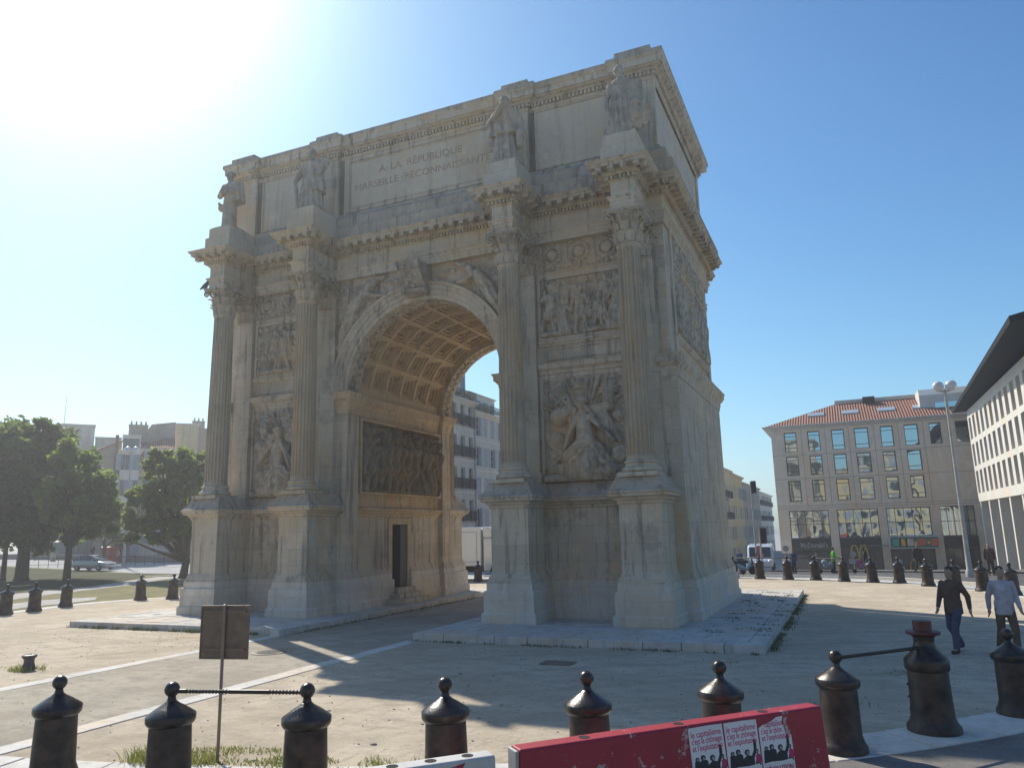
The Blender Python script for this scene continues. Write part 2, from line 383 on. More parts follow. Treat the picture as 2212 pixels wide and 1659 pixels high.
# --- archivolts
def arc_sweep(m,prof,y_sign,zc=7.75,n=64,a0=0,a1=PI):
    vs=[];fs=[];k_=len(prof)
    for i in range(n+1):
        a=a0+(a1-a0)*i/n
        for r,y in prof: vs.append((r*math.cos(a),y_sign*y,zc+r*math.sin(a)))
    for i in range(n):
        for k in range(k_-1): fs.append((i*k_+k,i*k_+k+1,(i+1)*k_+k+1,(i+1)*k_+k))
    m.add(vs,fs)
for s in(-1,1):   # carved leaf band on the soffit
    m=MB()
    for k in range(64):
        a=.06+(PI-.12)*k/63; c=Vector((3.08*math.cos(a),s*3.54,7.75+3.08*math.sin(a))); nn=Vector((-math.cos(a),0,-math.sin(a))); ta=Vector((-math.sin(a),0,math.cos(a))); q=.55*(1 if k%2 else -1)
        dv=(ta*math.cos(q)+Vector((0,1,0))*math.sin(q)); pv=nn.cross(dv)
        m.ball(c,.11,8,(1.3,.5,.35),rot=Matrix((dv,pv,nn)).transposed()); m.ball(c+Vector((0,.19*(1 if k%2 else -1),0)),.07,8,(1,1,.5),rot=Matrix((dv,pv,nn)).transposed())
    m.build('carved_soffit_band',MREL,ARCH,smooth=True)
for s in(-1,1):
    m=MB(); arc_sweep(m,[(3.1,3.85),(3.1,3.98),(3.24,3.98),(3.25,4.03),(3.42,4.03),(3.43,4.08),(3.56,4.08),(3.58,4.12),(3.62,4.16),(3.68,4.17),(3.7,4.14),(3.71,3.88)],s); m.build('archivolt',MS,ARCH,smooth=25)
    m=MB(); pr=[]
    zt,zb=12.0,10.95
    for t in np.linspace(0,1,14): pr.append((4.95-.62*t+.1*math.sin(t*PI*1.0),zt-(zt-zb-.2)*t))
    for t in np.linspace(0,1,10): pr.append((4.34+.17*math.sin(t*PI*1.35+.3),zb+.2-.24*t))
    pr+= [(3.85,zb+.02),(3.85,zt)]
    m.prism([(s*y,z) for y,z in pr],'x',-.34,.34)
    for e in(-1,1):
        m.prism([(s*(y+.035 if y>3.9 else y),z+.01) for y,z in pr],'x',e*.34,e*.44)
        m.lathe([(.17,-.06),(.17,.06)],20,(e*.42,s*4.86,11.86),'x'); m.lathe([(.12,-.05),(.12,.07)],16,(e*.42,s*4.42,11.05),'x')
    for k in range(9): m.ball((random.uniform(-.22,.22),s*(4.93-.07*k+.06),11.9-.1*k),.1,8,(1,.5,.8))
    m.build('keystone_scroll',MSTAT,ARCH,smooth=35)
# --- entablature
PE=full_plan(8.88,4.12,5.68,.36,XS)
m=MB(); sweep(m,PE,[(-.06,12.05),(.0,12.05),(0,12.15),(.02,12.16),(.02,12.27),(.045,12.28),(.045,12.35),(.1,12.39),(.1,12.43),(-.02,12.45)]); cap_poly(m,list(reversed(offs(PE,-.06,True))),12.05)
m.build('architrave',MSP,ARCH,smooth=False)
m=MB(); sweep(m,PE,[(-.01,12.42),(-.01,12.94)]); m.build('frieze',MS,ARCH)
m=MB(); sweep(m,PE,[(-.01,12.9),(.04,12.94),(.04,13.07),(.15,13.08),(.15,13.11),(.2,13.13),(.2,13.24),(.5,13.25),(.5,13.33),(.53,13.34),(.55,13.37),(.6,13.42),(.6,13.435)])
along(PE,.09,.125,True,lambda c,d:m.obox(c,d,.038,.05,12.965,13.065),.05)
along(PE,.34,.40,True,lambda c,d:m.obox(c,d,.085,.15,13.135,13.245),.12)
m.build('main_cornice',stone('cornice_stone',(.46,.395,.29),(.58,.51,.39),False,grime=.75,mott=2.5),ARCH)
m=MB(); P6=offs(PE,.6,True); P4=offs(PE,.0,True); sweep(m,PE,[(.6,13.43),(.3,13.5),(0,13.56)]); cap_poly(m,P4,13.56); m.build('cornice_flashing',MLEAD,ARCH)
# --- attic
PA=[(-8.75,-3.88),(8.75,-3.88),(8.75,3.88),(-8.75,3.88)]
m=MB(); sweep(m,PA,[(.62,13.4),(.62,13.9),(.58,13.98)]); m.build('attic_plinth',MLEAD,ARCH)
m=MB(); sweep(m,PA,[(.58,13.96),(.40,14.08),(.38,14.42),(.30,14.5),(.16,14.62),(.14,14.72),(.0,14.78)]); m.build('attic_base_moulding',MLEAD,ARCH)
m=MB(); sweep(m,PA,[(0,13.6),(0,17.5)]); m.build('attic_wall',MATTW,ARCH)
def attic_plan(e,wp=.34):
    xs=[(-8.4,.42),(-A_,wp),(A_,wp),(8.4,.42)]
    f=[(-8.84,-3.88-e)] if False else [(-8.83,-3.88-e),(-7.78,-3.88-e),(-7.78,-3.88)]
    f+=[(-A_-wp,-3.88),(-A_-wp,-3.88-e),(-A_+wp,-3.88-e),(-A_+wp,-3.88)]
    f+=[(A_-wp,-3.88),(A_-wp,-3.88-e),(A_+wp,-3.88-e),(A_+wp,-3.88)]
    f+=[(7.78,-3.88),(7.78,-3.88-e),(8.83,-3.88-e)]
    return f+[(-x,-y) for x,y in f]
PT=attic_plan(.13)
for (xa,xb) in((-8.83,-7.78),(-A_-.34,-A_+.34),(A_-.34,A_+.34),(7.78,8.83)):
    for s in(-1,1):
        m=MB(); ya,yb=sorted((s*3.7,s*4.01)); m.box(xa,xb,ya,yb,14.6,17.15)
        m.build('attic_pilaster',MS,ARCH,bevel=.01)
m=MB(); sweep(m,PT,[(-.02,17.05),(.03,17.08),(.05,17.14),(.05,17.17),(.05,17.33),(.14,17.34),(.16,17.38),(.3,17.42),(.3,17.46),(.36,17.47),(.36,17.68),(.38,17.69),(.43,17.76)])
along(PT,.09,.14,True,lambda c,d:m.obox(c,d,.04,.05,17.19,17.32),.06)
m.build('attic_cornice',MSP,ARCH)
m=MB(); sweep(m,PT,[(.43,17.76),(.42,17.9),(.05,17.93)]); cap_poly(m,offs(PT,.05,True),17.93)
for c in (-A_,A_):
    m.box(c-.5,c+.5,-4.36,-3.4,17.9,18.07)
for c in(-8.25,8.25): m.box(c-.6,c+.6,-4.36,-3.4,17.9,18.1)
m.box(-8.25,-7.4,-3,3,17.9,18.0)
m.build('attic_capping',MLEAD,ARCH)
# attic panels: frame + greek-key strips
def frame(m,x0,x1,z0,z1,wd,y0,y1):
    m.box(x0,x1,y0,y1,z0,z0+wd); m.box(x0,x1,y0,y1,z1-wd,z1); m.box(x0,x0+wd,y0,y1,z0+wd,z1-wd); m.box(x1-wd,x1,y0,y1,z0+wd,z1-wd)
m=MB(); frame(m,-3.36,3.36,14.8,17.04,.14,-3.93,-3.87); frame(m,-3.18,3.18,14.98,16.86,.03,-3.9,-3.87)
for a,b in((-7.52,-4.58),(4.58,7.52)): frame(m,a,b,14.8,17.04,.05,-3.93,-3.87)
m.build('attic_panel_frame',MSP,ARCH)
MSTRIP=stone('carved_strip_shade_stone',(.20,.185,.16),(.28,.26,.22),False,grime=.4)  # dark tone covers the carving and the shade beside the pilasters
for xc in(-7.68,-4.47,-3.57,3.57,4.47,7.68):
    m=MB(); m.box(xc-.09,xc+.09,-3.9,-3.86,14.8,17.04)
    for k in range(28):
        z=14.85+k*.078
        for q in(-1,1): m.box(xc+q*.045-.028,xc+q*.045+.028,-3.93,-3.895,z+(.02 if q>0 else 0),z+.045+(.02 if q>0 else 0))
    m.build('carved_strip',MSTRIP,ARCH)
MT=Matrix(((1,0,0,0),(0,0,-1,0),(0,1,0,0),(0,0,0,1)))
def inscr(txt,x0,x1,z,size):
    return text_mesh('inscription',txt,size,MTEXT,ARCH,Matrix.Translation((x0,-3.885,z))@MT,.004,x1-x0)
inscr('A  LA  RÉPUBLIQUE',-1.87,1.70,16.22,.40)['label']='upper carved line of faded capitals'
inscr('MARSEILLE  RECONNAISSANTE',-2.95,2.84,15.66,.40)['label']='lower carved line of faded capitals'
# --- columns
def shaft_mesh():
    m=MB(); n=20; rows=[]
    ztab=[(4.50,.445,0),(4.55,.42,0),(4.60,.415,0),(4.66,.41,.6),(4.72,.41,1)]+[(4.72+6.1*t,.41-.055*t**1.6,1) for t in(.2,.4,.6,.8,1)]+[(10.87,.353,.5),(10.9,.352,0),(10.93,.37,0),(10.97,.385,0),(11.0,.385,0),(11.02,.37,0)]
    q=[(-.08,0),(.10,0),(.2,-.72),(.51,-1),(.82,-.72)]
    for z,r,fl in ztab:
        ring=[]
        for k in range(n):
            for u_,d in q:
                a=2*PI*(k+u_)/n; rr=r+d*.062*fl*(r/.41); ring.append((rr*math.cos(a),rr*math.sin(a),z))
        rows.append(ring)
    N_=len(rows[0]); vs=[p for r in rows for p in r]; fs=[]
    for i in range(len(rows)-1):
        for k in range(N_): k2=(k+1)%N_; fs.append((i*N_+k,i*N_+k2,(i+1)*N_+k2,(i+1)*N_+k))
    m.add(vs,fs); return m
def leaf(m,base_r,z0,h,w,ang,curl,tilt=.0):
    # acanthus leaf: ribbon that leans out and curls over
    n=9; L=[];
    for i in range(n+1):
        t=i/n
        r=base_r+ .02+ .05*t + curl*max(0,(t-.62)/.38)**1.5
        z=z0+h*(t if t<.82 else .82+ (t-.82)*.6 - ((t-.82)/.18)**2*.13)
        ww=w*(.55+.6*math.sin(PI*min(1,t*.9+.08)))*(1 if i%2 else .82)*(1 if t<.85 else (1-t)/.15*.75+.25)
        L.append((r,z,ww))
    vs=[];fs=[]
    for r,z,ww in L:
        for s,e in((-1,.0),(-.5,.018),(0,.04),(.5,.018),(1,.0)):
            a=ang+s*ww/base_r/2
            vs.append(((r+e)*math.cos(a),(r+e)*math.sin(a),z))
    k=len(vs)
    for r,z,ww in L:
        for s in (-1,-.5,0,.5,1):
            a=ang+s*ww/base_r/2; vs.append(((r-.03)*math.cos(a),(r-.03)*math.sin(a),z-.01))
    for i in range(n):
        for j in range(4):
            a=i*5+j; fs.append((a,a+1,a+6,a+5)); fs.append((k+a,k+a+5,k+a+6,k+a+1))
        fs.append((i*5,i*5+5,k+i*5+5,k+i*5)); fs.append((i*5+4,k+i*5+4,k+i*5+9,i*5+9))
    fs.append(tuple(range(n*5,n*5+5))+tuple(k+n*5+4-q for q in range(5)))
    m.add(vs,fs)
def capital_mesh():
    m=MB(); z=11.0
    m.lathe([(.36,z),(.36,z+.3),(.37,z+.6),(.43,z+.85),(.5,z+.93)],32)
    for k in range(8): leaf(m,.365,z+.01,.42,.26,2*PI*k/8+.39,.13)
    for k in range(8): leaf(m,.375,z+.22,.50,.25,2*PI*k/8,.17)
    # volutes at corners
    for k in range(4):
        a=PI/4+k*PI/2; d=Vector((math.cos(a),math.sin(a),0)); s_=Vector((-d.y,d.x,0))
        m.tube([d*.36+Vector((0,0,z+.5)),d*.42+Vector((0,0,z+.68)),d*.54+Vector((0,0,z+.84)),d*.64+Vector((0,0,z+.9))],[.03,.045,.055,.05],6)
        c=d*.66+Vector((0,0,z+.82))
        for e in(-1,1):
            pts=[]
            for i in range(15):
                t=i/14; an=PI*.5-t*PI*2.6; rr=.105*(1-t*.75); pts.append(c+d*math.cos(an)*rr+Vector((0,0,math.sin(an)*rr))+s_*e*.035)
            m.tube(pts,.028,6)
        for e in(-1,1):
            b=PI/4+k*PI/2+e*.55; dd=Vector((math.cos(b),math.sin(b),0)); m.tube([dd*.38+Vector((0,0,z+.5)),dd*.45+Vector((0,0,z+.72)),dd*.5+Vector((0,0,z+.82))],[.03,.03,.05],6); m.ball(dd*.5+Vector((0,0,z+.8)),.06,8)
        f=k*PI/2; dd=Vector((math.cos(f),math.sin(f),0)); m.ball(dd*.5+Vector((0,0,z+.98)),.085,8,(.7,.7,1))
    # abacus with concave sides
    pl=[]
    for k in range(4):
        a=PI/4+k*PI/2; c0=Vector((math.cos(a),math.sin(a)))*.78; t0=Vector((-c0.y,c0.x)).normalized()
        b=a+PI/2; c1=Vector((math.cos(b),math.sin(b)))*.78; t1=Vector((-c1.y,c1.x)).normalized()
        p0=c0+t0*.06; p1=c1-t1*.06; pl.append(c0-t0*.06); 
        for i in range(9):
            t=i/8; p=p0.lerp(p1,t); mid=(p0+p1)/2; inn=-mid.normalized()*.12*math.sin(PI*t); pl.append(p+inn)
    for sc_,za,zb in((.93,.93,.98),(1,.98,1.05)): m.prism([(p.x*sc_,p.y*sc_) for p in pl],'z',z+za,z+zb)
    return m
def base_mesh():
    m=MB(); m.box(-.56,.56,-.56,.56,4.04,4.16)
    pr=[(.5,4.14)]
    for t in np.linspace(-PI/2,PI/2,8): pr.append((.49+.075*math.cos(t),4.24+.075*math.sin(t)))
    pr+=[(.48,4.33),(.455,4.37),(.46,4.41)]
    for t in np.linspace(-PI/2,PI/2,6): pr.append((.445+.04*math.cos(t),4.46+.04*math.sin(t)))
    m.lathe(pr,36); return m
shm=shaft_mesh().mesh('column_shaft',stone('shaft_stone',(.47,.395,.29),(.55,.47,.355),True,3.0,1.25,grime=.45,jd=.18),18); cpm=capital_mesh().mesh('column_capital',MCAP,40); bsm=base_mesh().mesh('column_base',MSP,40)
def inst(name,me,parent,loc=(0,0,0)):
    o=bpy.data.objects.new(name,me); col.objects.link(o); o.parent=parent; o.location=loc; return o
for s in(-1,1):
    for c in XS:
        sh=inst('column_shaft',shm,ARCH,(c,s*AXY,0)); inst('column_capital',cpm,sh); inst('column_base',bsm,sh)
        m=MB(); ya,yb=sorted((s*3.8,s*4.1)); m.box(c-.42,c+.42,ya,yb,4.4,11.0); m.box(c-.5,c+.5,*sorted((s*3.8,s*4.2)),4.0,4.42); m.box(c-.38,c+.38,*sorted((s*3.8,s*4.06)),11.0,12.1)
        p=m.build('pilaster',MS,ARCH,bevel=.01)
        if s<0 or abs(c)>0: q=inst('pilaster_capital',cpm,p,(c,s*3.92,0))
# statue blocks on the ressauts
for c in XS:
    m=MB(); m.box(c-.60,c+.60,-5.78,-3.9,13.5,14.08); m.box(c-.54,c+.54,-5.72,-4.2,14.08,14.12); m.box(c-.52,c+.52,-5.68,-4.3,14.12,14.5); m.build('statue_block',MBASE if False else MATTW,ARCH,bevel=.015)
# --- bay mouldings
def bay(s,mx,y=-3.9):
    for (nm,prof) in (('bay_ledge',[(0,7.42),(.04,7.44),(.04,7.55),(.1,7.6),(.1,7.68),(.22,7.76),(.22,7.86),(.26,7.92),(0,7.98)]),('bay_sill',[(0,8.5),(.05,8.52),(.1,8.6),(.14,8.62),(.14,8.68),(0,8.72)]),('bay_fascia',[(0,10.86),(.05,10.88),(.05,10.97),(.1,11.0),(.1,11.04),(0,11.08)])):
        m=MB(); sweep(m,[(mx-1.52,-3.9),(mx+1.52,-3.9)],prof,False)
        m.build(nm,MSP,ARCH)
    m=MB(); frame(m,mx-1.5,mx+1.5,8.7,10.88,.1,-4.0,-3.88); frame(m,mx-1.3,mx+1.3,8.06,8.44,.04,-3.93,-3.88); m.box(mx-1.52,mx-1.42,-3.98,-3.88,4.05,7.44); m.box(mx+1.42,mx+1.52,-3.98,-3.88,4.05,7.44)
    m.build('panel_frame',MSP,ARCH)
for mx in(-6.01,6.01): bay(1,mx)
for s in(-1,1):
    for nm,prof in (('side_sill',[(0,8.46),(.05,8.5),(.12,8.6),(.12,8.66),(0,8.7)]),('side_fascia',[(0,10.96),(.08,11.0),(.08,11.08),(0,11.12)])):
        pth=[(8.8,-3.1),(8.8,3.1)]
        if s<0: pth=mir(pth)
        m=MB(); sweep(m,pth,prof,False); m.build(nm,MSP,ARCH)
    for y0 in(-3.2,2.9): m=MB(); m.box(*sorted((s*8.75,s*8.87)),y0,y0+.3,8.0,12.05); m.build('side_frame',MSP,ARCH)
# passage door with steps (left pier) and twin in the right pier
for s in(-1,1):
    x=s*3.33
    m=MB(); m.box(*sorted((x,x-s*.03)),-.60,.52,.5,3.0); m.build('doorway',MDARK,ARCH)
    m=MB(); 
    for a,b in((-.86,-.60),(.52,.78)): m.box(*sorted((x+s*.05,x-s*.07)),a,b,.55,3.26)
    m.box(*sorted((x+s*.05,x-s*.07)),-.6,.52,3.0,3.26); m.build('door_surround',MPASS,ARCH,bevel=.01)
    m=MB()
    m.box(*sorted((x,x-s*.04)),.02,.50,.6,2.98); m.build('door',mat('grey_door',(.06,.06,.062),.5),ARCH)
    m=MB()
    for k in range(3): m.box(*sorted((x+s*.1,x-s*(.88-.24*k))),-1.25+.28*k,1.05-.22*k,.0+.19*k,.19+.19*k)
    m.build('door_steps',MPED,ARCH,bevel=.015)
# ---------------------------------------------------------------- reliefs
def vnoise(n,m,cell,seed):
    g=np.random.default_rng(seed); gy,gx=int(n/cell)+3,int(m/cell)+3; a=g.random((gy,gx))
    y=np.arange(n)/cell; x=np.arange(m)/cell; iy=y.astype(int); ix=x.astype(int); fy=(y-iy); fx=(x-ix); fy=fy*fy*(3-2*fy); fx=fx*fx*(3-2*fx)
    A=a[iy][:,ix]; B=a[iy][:,ix+1]; C_=a[iy+1][:,ix]; D=a[iy+1][:,ix+1]
    return (A*(1-fx)+B*fx)*(1-fy[:,None])+(C_*(1-fx)+D*fx)*fy[:,None]
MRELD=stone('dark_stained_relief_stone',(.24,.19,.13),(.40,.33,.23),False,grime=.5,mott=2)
class Relief:
    def __init__(s,W,H,res=.03):
        s.W,s.H=W,H; s.nx,s.nz=int(W/res)+1,int(H/res)+1
        s.X,s.Z=np.meshgrid(np.linspace(0,W,s.nx),np.linspace(0,H,s.nz)); s.h=np.zeros_like(s.X); s.res=res
    def cap(s,x1,z1,r1,x2,z2,r2,base=.0,amp=.9,fold=0,ff=26,ph=0):
        dx,dz=x2-x1,z2-z1; L=dx*dx+dz*dz+1e-9
        t=np.clip(((s.X-x1)*dx+(s.Z-z1)*dz)/L,0,1); cx=s.X-(x1+t*dx); cz=s.Z-(z1+t*dz); d=np.hypot(cx,cz); r=r1+(r2-r1)*t
        k=np.sqrt(np.clip(1-(d/r)**2,0,1))
        hh=np.where(d<r,base+k*amp*r,0)
        if fold:
            l=math.sqrt(L); side=((s.X-x1)*dz-(s.Z-z1)*dx)/l
            hh=hh+np.where(d<r,fold*np.sin(side*ff+ph+2.5*t+1.2*np.sin(t*5+ph))*np.minimum(1,k*2),0)
        s.h=np.maximum(s.h,hh)
    def fig(s,x,z,H,lean=0,face=1,base=.0,robe=None,seed=0,helmet=False,arms=None,nude=False,wing=0):
        g=random.Random(seed); a=H/1.75; u=lambda v:v*a; B=base
        P=lambda px,pz:(x+(px*face*a)+lean*pz*a,z+pz*a)
        robe=g.random()<.5 if robe is None else robe
        hip=P(0,.92); ch=P(.02,1.28); nk=P(.02,1.48); hd=P(.05,1.62)
        f1=P(-.18-g.random()*.12,.04); f2=P(.2+g.random()*.15,.04); k1=P(-.1,.5); k2=P(.2,.52)
        if wing:
            for k in range(7): an=1.9-k*.26; q=(math.cos(an)*(.9+.06*k),math.sin(an)*.9+1.3); s.cap(*P(-.05,1.3),u(.08),*P(-abs(q[0])*wing-.1,q[1]),u(.05),B,.6,.008,60,k)
        if robe:
            s.cap(*P(0,1.0),u(.19),*P(.03,.15),u(.36),B,.45,.022*a,30/a,seed)
        else:
            for k_,f_ in((k1,f1),(k2,f2)): s.cap(*hip,u(.12),*k_,u(.085),B,1.0); s.cap(*k_,u(.085),*f_,u(.05),B,1.0); s.cap(*f_,u(.05),f_[0]+face*u(.14),f_[1]-u(.01),u(.04),B,1)
            if not nude: s.cap(*P(0,1.0),u(.18),*P(0,.72),u(.22),B,.7,.015*a,40/a,seed)
        s.cap(*hip,u(.15),*ch,u(.2),B,.95,0 if nude else .012*a,38/a,seed+1)
        if g.random()<.5 and not nude: s.cap(*P(-.22,1.4),u(.1),*P(-.3,.6),u(.16),B-.01,.5,.02*a,34/a,seed)
        s.cap(*ch,u(.15),*nk,u(.07),B,.9); s.cap(*nk,u(.065),*hd,u(.06),B+.01,1)
        s.cap(hd[0],hd[1]-u(.02),u(.09),hd[0],hd[1]+u(.05),u(.1),B+.03*a,1.1)
        s.cap(hd[0]+face*u(.07),hd[1],u(.03),hd[0]+face*u(.09),hd[1]-u(.02),u(.025),B+.05*a,1)
        if helmet: s.cap(hd[0]-u(.02),hd[1]+u(.08),u(.11),hd[0]+u(.02),hd[1]+u(.1),u(.1),B+.04,1); s.cap(hd[0]-face*u(.1),hd[1]+u(.08),u(.04),hd[0],hd[1]+u(.22),u(.06),B+.03,1)
        if arms is None: arms=[(g.choice([.4,.5,.3]),g.choice([1.1,1.3,1.5,.95]),g.choice([.5,.65]),g.choice([1.2,1.6,.9,1.8])),(-.3,1.05,-.2-.3*g.random(),g.choice([.8,1.3,1.0]))]
        for (ex,ez,hx,hz),sx in zip(arms,(.2,-.2)):
            s.cap(*P(sx,1.4),u(.075),*P(ex,ez),u(.06),B+.03*a,1.1); s.cap(*P(ex,ez),u(.058),*P(hx,hz),u(.04),B+.04*a,1.1); q=P(hx,hz); s.cap(*q,u(.05),q[0]+u(.05)*face,q[1]+u(.03),u(.035),B+.04*a,1.1)
    def rough(s,amp,seed=0,only_bg=False):
        n=sum(vnoise(s.nz,s.nx,c,seed+k)*w_ for k,(c,w_) in enumerate(((14,.5),(7,.3),(3.2,.2))))-.5
        s.h=s.h+n*amp*2
        s.h=np.maximum(s.h,.0)
    def build(s,name,parent,T,mat_,mask=None,smooth=True,thick=.05):
        # T maps (x,h,z)->world
        idx=-np.ones(s.h.shape,int); vs=[]; M_=np.ones_like(s.h,bool) if mask is None else mask(s.X,s.Z)
        X,Z,h=s.X,s.Z,s.h*1.2+.012; h[0]=h[-1]=-thick; h[:,0]=h[:,-1]=-thick
        pts=T(X.ravel(),h.ravel(),Z.ravel()); me=bpy.data.meshes.new(name)
        nx=s.nx; ii,jj=np.meshgrid(np.arange(s.nz-1),np.arange(nx-1),indexing='ij'); keep=(M_[:-1,:-1]&M_[1:,:-1]&M_[:-1,1:]&M_[1:,1:]).ravel()
        a=(ii*nx+jj).ravel()[keep]; f=np.stack([a,a+1,a+nx+1,a+nx],1)
        me.from_pydata([tuple(p) for p in pts],[],[tuple(int(q) for q in r) for r in f]); me.materials.append(mat_)
        for p in me.polygons: p.use_smooth=True
        b=bmesh.new(); b.from_mesh(me); bmesh.ops.delete(b,geom=[v for v in b.verts if not v.link_faces],context='VERTS'); bmesh.ops.recalc_face_normals(b,faces=b.faces); b.to_mesh(me); b.free()
        ob=bpy.data.objects.new(name,me); col.objects.link(ob); ob.parent=parent; return ob
def frontT(x0,z0,y=-3.9): return lambda x,h,z: np.stack([x0+x,y-h,z0+z],1)
def trophy(seed,flip):
    r=Relief(2.84,3.32,.02); g=random.Random(seed); W=2.84
    fx=lambda x:W-x if flip else x
    c=lambda x1,z1,r1,x2,z2,r2,*a,**k: r.cap(fx(x1),z1,r1,fx(x2),z2,r2,*a,**k)
    for k in range(16):   # fan of banners, spears and feathers
        an=PI*(.12+.76*k/15); L=1.35+.25*g.random(); c(1.35+.3*math.cos(an),1.9+.2*math.sin(an),.05,1.35+L*math.cos(an),1.9+L*math.sin(an),.075 if k%2 else .035,.02+.03*(k%3),.7,.012,60,k)
    c(1.25,2.0,.17,1.25,3.1,.17,.02,.5)                      # column stump
    for q in(2.95,3.1): c(1.0,q,.04,1.5,q,.04,.1,1)
    for k in range(9):   # palmette
        an=PI*k/8; c(2.2,2.75,.06,2.2+.27*math.cos(an),2.75+.36*math.sin(an),.05,.1,.9)
    c(2.2,2.3,.16,2.22,2.7,.2,.1,.8,.02,40)
    c(.75,2.2,.26,.55,2.05,.3,.08,.9); c(.4,2.45,.05,.85,2.75,.06,.12,1); c(.85,2.75,.06,.95,2.4,.05,.12,1)   # helmet with crest
    for k in range(12):  # wings
        t=k/11; c(1.15,2.25,.07,.72+.25*t,2.6-.9*t,.05,.14,.8,.01,60,k); c(1.55,2.3,.08,2.05+.45*t,2.35-1.15*t,.055,.14,.8,.01,60,k)
    # seated figure
    c(1.45,1.25,.30,1.42,1.75,.27,.2,.8); c(1.42,1.8,.25,1.38,2.05,.2,.2,.85); c(1.38,2.1,.09,1.36,2.3,.09,.26,1)
    c(1.36,2.34,.13,1.34,2.42,.14,.3,1.1); c(1.3,2.5,.1,1.45,2.48,.1,.32,1); c(1.5,2.3,.08,1.75,2.0,.05,.28,1,.01,50)
    c(1.2,1.98,.1,.95,1.5,.08,.28,1); c(.95,1.5,.08,.8,1.05,.06,.3,1); c(1.62,1.98,.1,1.95,1.65,.08,.28,1); c(1.95,1.65,.08,2.35,1.2,.06,.26,1)
    c(1.45,1.05,.42,1.55,.5,.62,.12,.5,.035,20); c(1.25,1.0,.26,.9,.75,.22,.26,.7,.03,30); c(.95,.75,.22,.95,.25,.2,.2,.7,.03,30); c(1.75,.9,.3,2.1,.35,.3,.18,.6,.035,24,2)
    # heaped arms at the foot
    for k in range(10): c(.15+g.random()*.7,.1+g.random()*1.5,.06+.1*g.random(),.2+g.random()*.8,.1+g.random()*1.4,.05+.08*g.random(),.04,.9,.01,40,k)
    for (x,z,q) in((.45,1.35,.24),(.35,.85,.2),(2.45,.8,.28),(2.5,2.0,.22),(.6,.35,.25)): c(x,z,q,x+.01,z,q,.05,.5); c(x,z,q*.6,x+.01,z,q*.6,.13,.5)
    for x in(.3,.8,1.4,2.0,2.5): c(x-.25,.1,.14,x+.25,.12,.13,.1,.8)
    r.rough(.035,seed); return r
def battle(seed,W=2.8,H=2.0,n=6,horses=0):
    r=Relief(W,H,.018); g=random.Random(seed)
    for k in range(int(W*3.2)): # back row of heads
        x=(k+.5)/int(W*3.2)*W; r.fig(x,H*.27+g.random()*.1,H*.66,base=.0,seed=seed*31+k,face=g.choice((-1,1)),helmet=g.random()<.5)
    for k in range(5): x=g.random()*W; r.cap(x,H*.35,.018,x+g.uniform(-.3,.3),H*.97,.014,.04,1)
    for k in range(horses):
        x=W*(k+.6)/(horses+.3); f=g.choice((-1,1)); 
        r.cap(x-.35,H*.48,.24,x+.35,H*.5,.24,.09,.7); r.cap(x+f*.4,H*.56,.18,x+f*.62,H*.78,.11,.1,.8); r.cap(x+f*.62,H*.8,.1,x+f*.85,H*.68,.06,.12,.9)
        for q in(-.35,-.2,.25,.4): r.cap(x+q,H*.42,.09,x+q+g.uniform(-.15,.15),H*.2,.05,.1,1); r.cap(x+q,H*.2,.05,x+q+g.uniform(-.1,.1),.03,.04,.1,1)
    for k in range(n):
        x=W*(k+.5)/n+g.uniform(-.08,.08); Hh=H*g.uniform(.80,.88) if g.random()<.7 else H*.6; r.fig(x,.02,Hh,base=.09,seed=seed*7+k,face=g.choice((-1,1)),helmet=g.random()<.4,lean=g.uniform(-.12,.12))
    for k in range(3): x=g.random()*W*.8; r.cap(x,.08,.08,x+.5,.1,.09,.12,.9)
    r.rough(.03,seed); return r
for mx,sd in((-6.01,3),(6.01,5)):
    trophy(sd,mx<0).build('trophy_relief',ARCH,frontT(mx-1.42,4.08),MREL)
    battle(sd,2.8,1.98,5).build('battle_relief',ARCH,frontT(mx-1.4,8.8),MREL)
def discs(W,n,seed):
    r=Relief(W,1.0,.02)
    for k in range(n):
        x=W*(k+.5)/n; r.cap(x,.55,.2,x+.001,.55,.2,.06,.35)
        for q in range(22):
            a=2*PI*q/22; r.cap(x+.27*math.cos(a),.55+.27*math.sin(a),.045,x+.34*math.cos(a+.2),.55+.34*math.sin(a+.2),.03,.05,.9)
        for e in(-1,1):
            for q in range(6): r.cap(x+e*(.12+.05*q),.2-.02*q,.035,x+e*(.2+.05*q),.12+.05*q,.03,.03,.9)
            r.cap(x+e*.44,.1,.03,x+e*.44,.92,.03,.02,.9)
        r.cap(x,.02,.06,x,.2,.05,.05,.9)
    r.rough(.03,seed); return r
for mx in(-6.01,6.01): discs(2.84,3,11).build('wreath_frieze',ARCH,frontT(mx-1.42,11.06),MREL)
